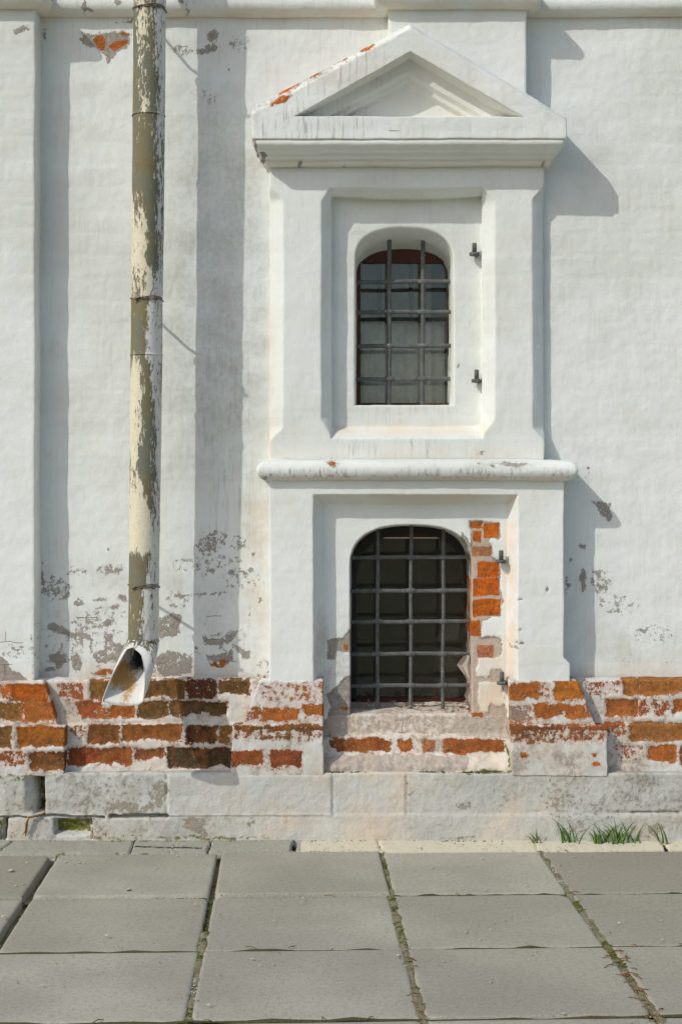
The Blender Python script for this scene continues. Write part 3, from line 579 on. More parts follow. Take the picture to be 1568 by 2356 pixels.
P = block([(1560, .105, 1170, 1318), (1568, bf - .008, 1170, 1331), (1668, bf, 1173, 1369), (1671, bg_, 1174, 1396), (1784, bg_, 1176, 1397)], .005, .0055, 1.4, fine=1.6); wr = Wear(P, .142); lime_mess(wr, .36)
wr.bricks([(1171, 1573, 1237, 1609, .75, OR), (1244, 1576, 1268, 1598, .47, OR), (1275, 1568, 1345, 1610, 1., (.50, .165, .025)), (1174, 1628, 1218, 1662, .56, GY), (1228, 1620, 1300, 1652, .78, OR), (1300, 1625, 1362, 1653, .66, OR), (1175, 1670, 1397, 1680, .72, OR), (1175, 1676, 1290, 1706, .50, RB), (1290, 1678, 1397, 1704, .46, RE), (1362, 1735, 1372, 1742, .8, BR), (1364, 1756, 1378, 1761, .8, BR), (1198, 1735, 1206, 1742, .8, BR), (1210, 1732, 1218, 1742, .8, BR)]); wr.less('peel', 1215, 1716, 1355, 1775, .12); wr.zone('dirt', 1176, 1700, 1400, 1780, .6, 30); wr.ell('peel', 1300, 1738, 34, 10, 0, .5); wr.ell('peel', 1190, 1750, 20, 24, 0, .6); wr.zone('dirt', 1180, 1676, 1400, 1704, .8, 12)
finish('brick_plinth', P, wr, M_lime, church)
# stepped sill in the foot of the lower window
P = block([(1612, -.27, 738, 1176), (1640, .030, 738, 1176), (1645, .042, 738, 1176), (1688, .046, 738, 1176), (1694, .062, 738, 1176), (1733, .072, 738, 1176), (1738, .082, 738, 1176), (1764, .122, 738, 1176), (1784, .128, 738, 1176)], .005, .005, 1.7, fine=2.4); wr = Wear(P, .06); lime_mess(wr, .33)
wr.a['bk'][:] = .3
wr.bricks([(756, 1699, 781, 1724, .7, DK), (778, 1699, 898, 1729, .92, (.33, .105, .03)), (916, 1702, 945, 1729, .85, OR), (972, 1702, 997, 1728, .75, (.42, .17, .08)), (1020, 1702, 1161, 1732, .85, (.36, .11, .03))])
wr.poly('peel', [(740, 1738), (900, 1734), (1090, 1736), (1070, 1762), (1000, 1774), (740, 1778)], .9, 14); wr.poly('peel', [(1040, 1662), (1100, 1645), (1176, 1600), (1176, 1700), (1050, 1690)], .9, 14); wr.poly('peel', [(738, 1600), (772, 1640), (800, 1690), (738, 1700)], .8, 14)
wr.zone('peel', 738, 1600, 1176, 1640, .44, 6); wr.less('peel', 1076, 1734, 1172, 1768, .8); wr.zone('peel', 740, 1646, 1176, 1692, .44, 8); wr.zone('dirt', 760, 1640, 1176, 1692, .7, 12); wr.zone('warm', 738, 1600, 1176, 1700, .75, 12); wr.zone('warm', 738, 1732, 1176, 1784, .70, 8); wr.ell('crack', 925, 1668, 20, 30, 0, .8, 20)
for e in [(1125, 1772, 45, 5, 0), (1002, 1773, 16, 4, 0), (790, 1773, 16, 3, 0), (1168, 1735, 4, 22, -6)]: wr.ell('moss', *e, .62, 8)
q_ = wr.q; low = np.clip((wr.y - 1733) / 12, 0, 1); q_[:, 1] += low * (.018 * pn(q_ * 9.) + .010 * pn(q_ * 26.)); wr.ell('moss', 760, 1700, 6, 20, 0, .5, 8)
sill = finish('window_sill', P, wr, M_lime, church)

# ------------------------------------------------------------------ stone base
dS = .146
P = block([(1770, .04, -1200, 2800), (1777, .135, -1200, 2800), (1780, dS, -1200, 2800), (1872, dS + .003, -1200, 2800), (1878, dS + .008, -1200, 2800), (1965, dS + .008, -1200, 2800)], .006, .006, 1.3, fine=1.7)
wr = Wear(P, dS); x, y, q = wr.x, wr.y, wr.q; jit = 5 * pn(q * 9. + 3.) + 3 * pn(q * 30.)
def seg(ax, ay, bx, by, wd, dep, f=1.):
    ex, ey = bx - ax, by - ay; t_ = np.clip(((x - ax) * ex + (y - ay) * ey) / (ex * ex + ey * ey), 0, 1); r_ = np.hypot(x + jit * f - ax - t_ * ex, y + jit * f - ay - t_ * ey)
    q[:, 1] += dep * np.clip((wd - r_) / 2.5, 0, 1); return r_
def recess(x0, y0, x1, y1, dep, f=4.):
    sd = sd_box(x + jit * .6, y + jit * .6, (x0, y0, x1, y1)); k = np.clip(.5 + sd / f, 0, 1); q[:, 1] += dep * k; return k
wr.a['moss'] = np.maximum(wr.a['moss'], .60 * recess(78, 1784, 101, 1872, .10))
q[:, 1] += .035 * np.clip((x - 56) / 24, 0, 1) * np.clip((101 - x) / 4, 0, 1) * np.clip((y - 1784) / 6, 0, 1) * np.clip((1872 - y) / 4, 0, 1)
wr.a['moss'] = np.maximum(wr.a['moss'], .62 * recess(128, 1884, 209, 1918, .045, 8.))
seg(211, 1880, 213, 1926, 3, .05); seg(34, 1785, 36, 1872, 2, .012); seg(-600, 1876, 60, 1879, 3.5, .03); seg(100, 1875, 240, 1881, 3.5, .04); seg(255, 1877, 385, 1878, 5, .05, .6); seg(0, 1890, 2, 1935, 4, .03); seg(383, 1782, 384, 1877, 2.4, .012); seg(765, 1785, 766, 1872, 2.0, .006); seg(935, 1785, 934, 1874, 2.6, .009); seg(1210, 1785, 1206, 1868, 1.5, .004)
seg(1225, 1868, 1400, 1872, 1.8, .010, 1.3); seg(1400, 1868, 2600, 1874, 2.4, .016, 1.); seg(1236, 1870, 1240, 1930, 1.8, .008, 1.5); seg(1375, 1872, 1362, 1928, 2, .012, 2); seg(607, 1882, 605, 1926, 1.5, .004); seg(14, 1885, 12, 1926, 5, .06)
for xx in (-260, -560, -900, 1680, 2000, 2350): seg(xx, 1780, xx + 2, 1876, 2, .012); seg(xx + 120, 1880, xx + 121, 1950, 2, .012)
seg(385, 1878, 760, 1880, 2, .004)
q[:, 1] -= .006 * np.clip((x - 386) / 3, 0, 1) * np.clip((764 - x) / 3, 0, 1) * np.clip((1877 - y) / 3, 0, 1) * np.clip((y - 1781) / 4, 0, 1)
lft = np.clip((400 - x) / 60, 0, 1) + np.clip((x - 1200) / 60, 0, 1)
wr.a['peel'] = np.clip(.20 + .22 * pn(q * 5. + 1.) + .12 * lft, 0, 1); wr.a['dirt'] = np.clip(.26 + 1.0 * pn(q * np.array([3.4, 3., 6.]) + 2.) + .18 * lft, 0, .85); wr.a['warm'] = np.clip(.2 + 1.0 * pn(q * 4.1 + 8.), 0, .6)
smooth_b = np.clip(.5 + sd_box(x, y, (388, 1782, 930, 1925)) / 20, 0, 1); wr.a['peel'] -= .12 * smooth_b; wr.a['dirt'] *= 1 - .65 * smooth_b
for e in [(240, 1825, 170, 60, 0, .95), (40, 1830, 60, 60, 0, .7), (330, 1900, 240, 30, 0, .6), (1400, 1815, 220, 50, 0, .75), (250, 1805, 90, 18, 0, .8), (1300, 1800, 60, 14, 0, .8), (1480, 1800, 80, 30, 0, .7), (320, 1790, 60, 10, 0, .7), (1380, 1820, 40, 30, 0, .55)]: wr.ell('dirt', *e, 26)
for e in [(575, 1893, 14, 12, 0, .44), (300, 1925, 120, 3, 0, .5), (470, 1926, 150, 3, 0, .55), (20, 1800, 30, 14, 0, .42), (60, 1785, 60, 4, 0, .5), (1060, 1925, 40, 3, 0, .5), (5, 1890, 14, 12, 0, .55), (1010, 1776, 20, 4, 0, .6), (1120, 1776, 60, 4, 0, .6), (330, 1850, 40, 30, -30, .38)]: wr.ell('moss', *e, 12)
for e in [(445, 1892, 22, 14, 0), (455, 1908, 26, 10, 20), (365, 1830, 20, 40, 25), (1065, 1855, 20, 8, 0), (1505, 1905, 16, 14, 0), (300, 1858, 60, 10, 0)]: wr.ell('peel', *e, .62, 12)
finish('stone_base', P, wr, M_stone, church)

# ------------------------------------------------------------------ inside of the windows
y0_, y1_ = .012, 1.9; xa, xb = Wx(640, 0), Wx(1260, 0); za, zb_ = Wz(1760, 0), Wz(440, 0)
bm = MB(); V = [(xx, yy, zz) for xx in (xa, xb) for yy in (y0_ , y1_) for zz in (za, zb_)]
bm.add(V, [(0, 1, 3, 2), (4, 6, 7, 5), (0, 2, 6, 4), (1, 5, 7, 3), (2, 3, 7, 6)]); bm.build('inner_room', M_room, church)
def bar3(mb, x0, x1, yt, yb, d0, d1, b=.004):
    a = W(x0, yt, d0); c = W(x1, yb, d0); mb.box(min(a[0], c[0]), max(a[0], c[0]), -d0, -d1, min(a[2], c[2]), max(a[2], c[2]), b)
def arch_frame(x0, x1, ysp, yt, yb, wd, d0, d1):
    n_ = (16, 40); o_ = arch_pts(n_, x0, x1, ysp, yt, yb); i_ = arch_pts(n_, x0 + wd, x1 - wd, ysp + wd * .5, yt + wd * 1.1, yb - wd)
    K_ = np.stack([to3(o_, d1, d0), to3(o_, d0), to3(i_, d0), to3(i_, d1, d0)]); K_ = rnd(K_, .004); K_ = np.swapaxes(K_, 0, 1)
    return K_
def slab_from(ring, d, th=.004):
    p = to3(ring, d); p2 = p.copy(); p2[:, 1] += th; N_ = len(p)
    mb = MB(); mb.add(list(p) + list(p2), [tuple(range(N_))[::-1], tuple(range(N_, 2 * N_))] + [(i, (i + 1) % N_, N_ + (i + 1) % N_, N_ + i) for i in range(N_)]); return mb
# upper window: oxblood frame, pane, dark inner sash, added sheets standing in for reflections
K_ = arch_frame(812, 1048, 606, 545, 944, 17, -.255, -.31)
f_up = finish('window_frame', K_, None, M_wood, church, cu=True)
mb = MB(); bar3(mb, 815, 1045, 572, 604, -.262, -.30); mb.build('transom', M_wood, f_up); mb = MB(); bar3(mb, 815, 1045, 730, 742, -.30, -.33); mb.build('transom', M_dark, f_up)
slab_from(arch_pts((6, 30), 820, 1040, 612, 555, 940), -.285).build('window_pane', M_glass, f_up)
mb = MB()
for xx in (872, 945): bar3(mb, xx - 5, xx + 5, 575, 745, -.300, -.322)
for yy in (668,): bar3(mb, 815, 1045, yy - 3, yy + 3, -.303, -.319)
mb.build('inner_sash', M_dark, f_up)
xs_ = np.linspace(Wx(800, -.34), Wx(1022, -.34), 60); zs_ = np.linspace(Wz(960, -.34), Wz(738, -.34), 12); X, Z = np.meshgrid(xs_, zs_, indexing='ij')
P = np.stack([X, .345 + .012 * np.sin(X * 46) + .006 * np.sin(X * 111 + Z * 3), Z + .006 * np.sin(X * 20)], -1); finish('pale_reflection', P, None, M_reflect_putty, f_up)  # added sheet, stands in for a pale building mirrored in the pane
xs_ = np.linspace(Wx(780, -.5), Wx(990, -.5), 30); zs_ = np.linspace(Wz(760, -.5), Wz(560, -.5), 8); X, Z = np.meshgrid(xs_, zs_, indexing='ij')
P = np.stack([X, .50 + .010 * np.sin(X * 60), Z], -1); finish('sky_reflection', P, None, M_sky_reflect, f_up)  # added teal sheet in place of the sky mirrored in the upper pane
# lower window
K_ = arch_frame(800, 1090, 1322, 1206, 1650, 20, -.24, -.30)
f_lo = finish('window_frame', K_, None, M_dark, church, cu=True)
mb = MB(); bar3(mb, 806, 1085, 1205, 1236, -.245, -.28); mb.build('transom', M_wood, f_lo); mb = MB(); bar3(mb, 806, 1085, 1606, 1628, -.24, -.29); mb.build('transom', M_wood, f_lo)
mb = MB(); bar3(mb, 806, 1085, 1236, 1239, -.243, -.262, .001); mb.build('putty_bead', M_reflect_putty, f_lo)
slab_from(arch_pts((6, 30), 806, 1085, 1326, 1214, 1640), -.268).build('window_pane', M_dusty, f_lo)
mb = MB()
for xx in (965,): bar3(mb, xx - 4, xx + 4, 1240, 1610, -.66, -.70)
for yy in (1475,): bar3(mb, 800, 1095, yy - 4, yy + 4, -.664, -.696)
mb.build('inner_sash', M_dark, f_lo)

# ------------------------------------------------------------------ iron grilles
def wob(a, b, n_, amp, ph):
    a, b = np.array(a), np.array(b); t_ = np.linspace(0, 1, n_)[:, None]; p = a + (b - a) * t_
    return p + amp * np.stack([np.sin(t_[:, 0] * 9 + ph), np.sin(t_[:, 0] * 7 + ph * 2) * .5, np.cos(t_[:, 0] * 8 + ph)], 1) * np.sin(math.pi * t_)
def grille(xv, yh, xl, xr, yt, yb, d, rv, rh):
    root = bpy.data.objects.new('window_grille', None); C.objects.link(root); root.parent = church; jn = []
    for i, xx in enumerate(xv):
        for j, yy in enumerate(yh):
            c = np.array(W(xx, yy, d)); jn.append(c)
            g_ = MB(); g_.tube(np.array([c + (-.024, 0, .001), c + (-.012, 0, 0), c + (0, 0, 0), c + (.012, 0, 0), c + (.024, 0, -.001)]), np.array([rh * .9, rh * 1.25, rh * 1.55, rh * 1.25, rh * .9]), 12, True, 3)
            g_.build('collar', M_iron, root)
    for i, xx in enumerate(xv):
        t_ = MB(); t_.tube(wob(W(xx + (.8 if i else -.4), yt[i] if isinstance(yt, (list, tuple)) else yt, d), W(xx - 1.2, yb, d), 30, .0014, i * 2.1 + yb), rv, 12); t_.build('bar', M_iron, root)
    for j, yy in enumerate(yh):
        t_ = MB(); t_.tube(wob(W(xl, yy + 1, d), W(xr, yy - .5, d), 34, .0015, j * 1.7 + yt0), rh, 12, True, 4); t_.build('bar', M_iron, root)
    return root
yt0 = 1.0
grille([895.5, 972], [648, 718, 796, 872], 808, 1046, [535, 537], 938, -.155, .0094, .0086)
yt0 = 3.0
grille([869, 945, 1019], [1282, 1359, 1430, 1504, 1577], 798, 1092, [1216, 1200, 1216], 1646, -.075, .0080, .0082)
# hinge pins of the lost shutters
def pintle(px, py, d):
    m = MB(); c = np.array(W(px, py, d)); r = .0095
    m.tube([c + (0, -.030, .0), c + (0, -.030, .022), c + (0, -.030, .0385), c + (0, -.030, .040)], [r, r, r * .98, r * .75], 14)
    m.tube([c + (0, -.030, -.013), c + (0, -.030, -.011), c + (0, -.030, -.001), c + (0, -.030, .001)], [r * 1.9, r * 2.25, r * 2.25, r * 1.9], 16)
    m.tube([c + (0.012, .03, -.006), c + (0.010, -.012, -.006), c + (0.0, -.030, -.006)], [.0085, .0085, .0085], 8, True, 4)
    return m.build('hinge_pin', M_iron, church)
pintle(1089, 584, dR); pintle(1094, 874, dR); pintle(1150, 1288, dI); pintle(1152, 1566, dI)

# peeled paint hanging and lying in the lower opening
def flakes(nm, spots, parent, mat):
    m = MB()
    for (cx, cy, cz, s_, tilt) in spots:
        n_ = random.randint(5, 7); a0 = random.random() * 6.28; R3 = Vector((random.gauss(0, tilt), random.gauss(0, tilt), 1)).to_track_quat('Z', 'Y')
        ring = [Vector((math.cos(a0 + 6.28 * k / n_) * s_ * random.uniform(.6, 1.1), math.sin(a0 + 6.28 * k / n_) * s_ * random.uniform(.35, .8), random.uniform(-.12, .25) * s_)) for k in range(n_)]
        V = [R3 @ v + Vector((cx, cy, cz)) for v in ring]; V2 = [v + R3 @ Vector((0, 0, .0018)) for v in V]
        m.add(V + V2, [tuple(range(n_))[::-1], tuple(range(n_, 2 * n_))] + [(k, (k + 1) % n_, n_ + (k + 1) % n_, n_ + k) for k in range(n_)])
    o = m.build(nm, mat, parent); return o
sp = []
for k in range(46):
    t_ = random.random(); px = 812 + 268 * (t_ ** .6); dd = random.uniform(-.20, .02); sp.append((Wx(px, dd), -dd, Wz(1612 + (dd + .27) / .30 * 28, dd) + .006 + random.random() * .006, random.uniform(.008, .024), .35))
o = flakes('paint_flakes', sp, church, M_flake); o['kind'] = 'stuff'
def curl(pts, wd, nm='peeling_paint', parent=church):
    """a curled sheet of loose paint along a jamb: pts (px, py, d)"""
    p = np.array([W(*q) for q in pts]); L_ = []
    for k, c in enumerate(p):
        for s_ in (0, .5, 1): L_.append(c + np.array([-wd * s_ * (.6 + .4 * math.sin(k * 1.9)), .008 * math.sin(s_ * 3) - .012 * s_, .004 * math.sin(k * 2.3)]))
    V = np.array(L_); n_ = len(p); Q = [(k * 3 + s_, k * 3 + s_ + 1, (k + 1) * 3 + s_ + 1, (k + 1) * 3 + s_) for k in range(n_ - 1) for s_ in (0, 1)]
    m = MB(); V2 = V + np.array([0, .0025, 0]); m.add(list(V) + list(V2), Q + [tuple(a + len(V) for a in f[::-1]) for f in Q]); return m.build(nm, M_flake, parent)
curl([(1081, 1330, -.02), (1080, 1365, -.02), (1080, 1395, -.02), (1079, 1430, -.02)], .012)
curl([(1082, 1455, -.015), (1078, 1485, -.02), (1081, 1510, -.02), (1083, 1530, -.02)], .012)
curl([(1080, 1508, -.03), (1074, 1530, -.03), (1077, 1552, -.03), (1080, 1562, -.03)], .045)
curl([(1083, 1580, -.02), (1079, 1600, -.02), (1081, 1622, -.02), (1080, 1642, -.02)], .022)
curl([(1083, 1250, -.01), (1082, 1275, -.015), (1082, 1300, -.02), (1082, 1325, -.02)], .008)

# ================================================================== DOWNPIPE
pipe = bpy.data.objects.new('drainpipe', None); C.objects.link(pipe); dp = .227
pipe.location = (0, 0, 0)
thing(pipe, 'drainpipe of peeling cream and olive paint with open slanted outlet, standing off the wall', 'drainpipe')
def pc(py):
    px = np.interp(py, [-400, 0, 800, 1475], [347, 345, 337.5, 330]); r_ = np.interp(py, [-400, 0, 800, 1475], [37.5, 37.3, 36.2, 34.5]) * S * (D - dp) / D
    return np.array(W(px, py, dp)), r_
creamT = [(-100, -.35, .35, .5), (0, -.3, .5, .55), (30, -.3, .35, .5), (150, -.25, .30, .45), (262, -.2, .30, .46), (270, -.3, .22, .34), (440, -.45, .2, .30), (455, -.75, .35, .50), (520, -.55, .5, .62), (600, -.6, .5, .66), (660, -.2, .7, .60), (690, -.3, .6, .60), (700, -.4, .4, .30), (800, -.4, .3, .28), (822, -.8, .4, .50), (900, -.65, .40, .75), (1000, -.65, .36, .78), (1080, -.7, .3, .55), (1150, -.5, .5, .66), (1200, -.4, .7, .92), (1262, -.4, .7, .88), (1285, -.4, .5, .30), (1400, -.6, .4, .26), (1480, -.6, .4, .40)]
cT = np.array(creamT)
whT = np.array([(-100, .55, .58), (0, .45, .62), (60, .50, .70), (200, .72, .60), (268, .75, .56), (300, .72, .50), (450, .85, .48), (600, .80, .5), (700, .35, .60), (760, .30, .75), (818, .38, .70), (900, .72, .60), (1000, .70, .60), (1150, .74, .58), (1262, .55, .66), (1340, .45, .52), (1360, .10, .60), (1400, .0, .66), (1475, .0, .8)])
def pipe_section(y0, y1, lip0=0., lip1=0.):
    ys = np.unique(np.concatenate([np.arange(y0, y1, 9.), [y0, y0 + 2, y0 + 5, y1 - 5, y1 - 2, y1]])); n_ = 48; V = []; U = []; Y = []
    for y_ in ys:
        c, r_ = pc(y_); r_ = r_ + lip1 * max(0, 1 - (y1 - y_) / 5) + lip0 * max(0, 1 - (y_ - y0) / 5)
        for k in range(n_):
            th = 2 * math.pi * k / n_; V.append(c + (r_ * math.sin(th), -r_ * math.cos(th), 0)); U.append(math.sin(th) if math.cos(th) > 0 else 2.); Y.append(y_)
    V = np.array(V); U = np.array(U); Y = np.array(Y)
    V += noise3(V, 9, 2.) * .0022 + noise3(V, 30, 4.) * .0009
    cc, ww, pk = [np.interp(Y, cT[:, 0], cT[:, j]) for j in (1, 2, 3)]; pk = .46 + (pk - .46) * .92; cr = np.clip(pk - .42 * np.maximum(0, np.abs(U - cc) - ww) / .45, .16, 1)
    wc, wp = np.interp(Y, whT[:, 0], whT[:, 1]), np.interp(Y, whT[:, 0], whT[:, 2]); wh = np.clip(.44 + (U - wc + .16) * .62, 0, np.minimum(1, .5 + (wp - .5) * .6 + .05))
    ru = .30 * np.exp(-((Y - 25) / 30) ** 2) + .32 * np.exp(-((Y - 700) / 40) ** 2) + .30 * np.exp(-((Y - 1352) / 18) ** 2) + .16 * ((Y > 270) & (Y < 440))
    at = {'cream': cr, 'white': wh, 'rust': ru, 'inner_shade': np.zeros(len(Y))}
    Q = grid_quads(len(ys), n_, False, True); Q = face_out(V, Q[(Q[:, 0] % n_ < 8)], (0, -1, 0)) if False else Q
    a = np.cross(V[Q[0][1]] - V[Q[0][0]], V[Q[0][3]] - V[Q[0][0]]); c0 = V[:n_].mean(0)
    if np.dot(a, V[Q[0][0]] - c0) < 0: Q = Q[:, ::-1]
    return link('pipe_section', raw_mesh('pipe_section', V, Q, True, at), M_pipe, pipe)
pipe_section(-400, 268, 0, .0035); pipe_section(264, 818, -.001, .003); pipe_section(814, 1478, -.001, .001)
def ring_tie(py, wig=.002, th=.0021, turns=1.2):
    c, r_ = pc(py); m = MB(); a = np.linspace(0, 2 * math.pi * turns, 60)
    m.tube(np.stack([c[0] + (r_ + .003) * np.sin(a), c[1] - (r_ + .003) * np.cos(a), c[2] + wig * 2 * np.sin(a * 3) + wig * a * .6], 1), th, 6)
    for s_ in (-1, 1):
        p = c + np.array([s_ * r_ * .62, -r_ * .86, 0]); m.tube([p + (-.008, -.001, .003), p + (0, -.006, .001), p + (.009, -.003, -.005)], .0040, 6)
    for k in range(3):
        p = c + np.array([-r_ * .5 + k * r_ * .5, -r_ * 1.0, 0]); m.tube([p + (-.016, .002, -.004), p + (0, -.004, .002), p + (.014, .002, .007)], .0022, 5)
    return m.build('wire_tie', M_rust, pipe)
for py in (26, 692, 1350): ring_tie(py)
for py in (1474,): ring_tie(py, .0008, .0024, 1.0)
for py in (692, 1350, 26):
    c, r_ = pc(py); m = MB(); m.tube([c + (0, r_ * .8, .012), c + (0.002, .11, -.02), (c[0], .02, Wz(py + 40, 0) - .0)], .0060, 8); m.build('bracket', M_rust, pipe)
# flared, cut-open outlet
n_ = 48; c0, r0_ = pc(1472)
front = [(0, 1490, .304), (28, 1505, .328), (52, 1545, .382), (90, 1580, .430), (118, 1614, .450), (150, 1622, .446), (180, 1625, .442), (212, 1621, .434), (242, 1614, .424), (272, 1560, .400), (306, 1512, .344), (334, 1494, .310), (360, 1490, .304)]
fx = {0: 305, 28: 325, 52: 333, 90: 332.5, 118: 329, 150: 318, 180: 288, 212: 258, 242: 233, 272: 254, 306: 280, 334: 292, 360: 305}
fa = np.array([f[0] for f in front], float); fX = np.array([fx[f[0]] for f in front], float); fY = np.array([f[1] for f in front], float); fD = np.array([f[2] for f in front])
V = []; wgt = []; rows = 22
for i in range(rows):
    t_ = i / (rows - 1)
    for k in range(n_):
        an = 360. * k / n_; th = math.radians(an); a = c0 + np.array([r0_ * 1.06 * math.sin(th), -r0_ * 1.06 * math.cos(th), .004])
        b = np.array(W(np.interp(an, fa, fX), np.interp(an, fa, fY), np.interp(an, fa, fD)))
        back = .5 - .5 * math.cos(th); mid = .5 * (a + b) + np.array([0.012 * math.sin(th) + .004, 0.075 * back, -.020 * back])    # the heel of the elbow bulges towards the wall
        V.append((1 - t_) ** 2 * a + 2 * t_ * (1 - t_) * mid + t_ * t_ * b); wgt.append((t_, an))
V = np.array(V); wgt = np.array(wgt); V += noise3(V, 14, 6.) * .0025
# outer and inner skins
Q = grid_quads(rows, n_, False, True); nrm = np.zeros_like(V); fn = np.cross(V[Q[:, 1]] - V[Q[:, 0]], V[Q[:, 3]] - V[Q[:, 0]])
for j in range(4): np.add.at(nrm, Q[:, j], fn)
nrm /= np.linalg.norm(nrm, axis=1)[:, None]
if np.dot(nrm[n_ // 4], V[n_ // 4] - V[:n_].mean(0)) < 0: nrm = -nrm; Q = Q[:, ::-1]
Vi = V - nrm * .0025; N0 = len(V); rim = [((rows - 1) * n_ + k, (rows - 1) * n_ + (k + 1) % n_, N0 + (rows - 1) * n_ + (k + 1) % n_, N0 + (rows - 1) * n_ + k) for k in range(n_)]
t_, an = wgt[:, 0], wgt[:, 1]; bk = .5 - .5 * np.cos(np.radians(an))
out = {'cream': np.full(N0, .12), 'white': np.where((np.cos(np.radians(an)) > .2) & (t_ < .6), .52, .85), 'rust': np.zeros(N0), 'inner_shade': np.zeros(N0)}
sd_ = np.sin(np.radians(an)); lr = np.exp(-((an - 195) / 26) ** 2)
inn = {'cream': np.full(N0, .1), 'white': np.full(N0, .9), 'rust': np.clip(.66 * np.exp(-((an - 184) / 20) ** 2) * np.clip((t_ - .30) * 3, 0, 1) + 1.2 * np.exp(-((an - 228) / 34) ** 2) * np.clip((.90 - t_) * 4., 0, 1) * np.clip((t_ - .2) * 4, 0, 1) + .5 * np.exp(-((an - 140) / 20) ** 2) * np.clip((.75 - t_) * 4., 0, 1), 0, 1), 'inner_shade': np.clip((.66 - t_) * 3.4, 0, 1) * np.clip(.30 + .70 * (1 - np.exp(-((an - 232) / 26) ** 2)), 0, 1)}  # inner skin painted darker up the tunnel, as shade in the colour
at = {k: np.concatenate([out[k], inn[k]]) for k in out}
link('outlet', raw_mesh('outlet', np.concatenate([V, Vi]), np.concatenate([Q, Q[:, ::-1] + N0, np.array(rim)]), True, at), M_pipe, pipe)
m = MB(); m.tube([W(331, 1360, .31), W(327, 1400, .305), W(321, 1440, .303), W(316, 1470, .303), W(309, 1486, .312), W(307, 1500, .312), W(305, 1508, .315)], .0018, 6); m.build('wire_tie', M_rust, pipe)

# ================================================================== GROUND
ground = link('ground', None, None) if False else None
gs = [(-400, -400), (400, -400), (400, 400), (-400, 400)]
me = bpy.data.meshes.new('ground'); me.from_pydata([(x_, y_, -.045) for x_, y_ in gs], [], [(0, 1, 2, 3)]); go = link('ground', me, M_soil); go['kind'] = 'structure'
# cement apron between the wall and the paving
xs = axis(-4.5, Wx(-25, .2), Wx(1593, .2), 4.5, .006, .05); t_ = np.linspace(0, 1, 46)
X, T_ = np.meshgrid(xs, t_, indexing='ij')
edge = .262 - X * .035
yy = .135 + (edge - .135) * T_; zz = .030 - .026 * T_ ** 1.3 - .05 * np.clip((T_ - .94) / .06, 0, 1)
P = rough(np.stack([X, -yy, zz], -1), .8, 2.0); q = P.reshape(-1, 3); Xf, Tf = X.ravel(), T_.ravel()
px = VX + Xf / (S * (D - .2) / D); jit = 6 * pn(q * 12.) + 4 * pn(q * 40.)
gap = np.zeros(len(px)); moss = np.zeros(len(px))
for (a, b, wd, dep, sl) in [(683, 0, 7, .03, -10), (872, 0, 2.2, .014, 3), (484, 0, 3, .02, 0), (303, .0, 2.5, .02, 4), (1525, 0, 5, .03, 4), (1226, 0, 1.5, .008, 8), (1318, 0, 1.2, .006, 12), (28, 0, 3, .02, -30), (408, 0, 1.6, .01, -14), (-200, 0, 3, .02, 5), (1800, 0, 3, .02, 5)]:
    k = np.clip((wd - np.abs(px + jit - a - sl * Tf)) / 2.2, 0, 1); q[:, 2] -= dep * k; gap = np.maximum(gap, k)
k = np.clip((.09 - np.abs(Tf - .55 + .02 * np.sin(px * .03) - (px - 350) * .0009)) / .05, 0, 1) * ((px > 305) & (px < 470)) * .8; gap = np.maximum(gap, k * .75)
cream = np.clip((px + jit * .5 - 690) / 6, 0, 1)
moss = np.maximum(moss, .62 * np.clip((.06 - np.abs(Tf - .03)) / .06, 0, 1) * (pn(q * 5.) > .02)); moss = np.maximum(moss, .75 * np.clip((Tf - .86) / .1, 0, 1) * (((px > 140) & (px < 185)) | ((px > 330) & (px < 350))))
q[:, 2] -= .012 * np.clip((Tf - .80) / .1, 0, 1) * ((pn(np.stack([px * .02, px * 0, px * 0], 1)) > .12) & (px < 480))
V = q; Q = face_out(V, grid_quads(*X.shape), (0, 0, 1))
ao = link('kerb_strip', raw_mesh('kerb_strip', V, Q, True, {'moss': moss, 'gap': gap, 'cream': cream}), M_apron); ao['kind'] = 'structure'
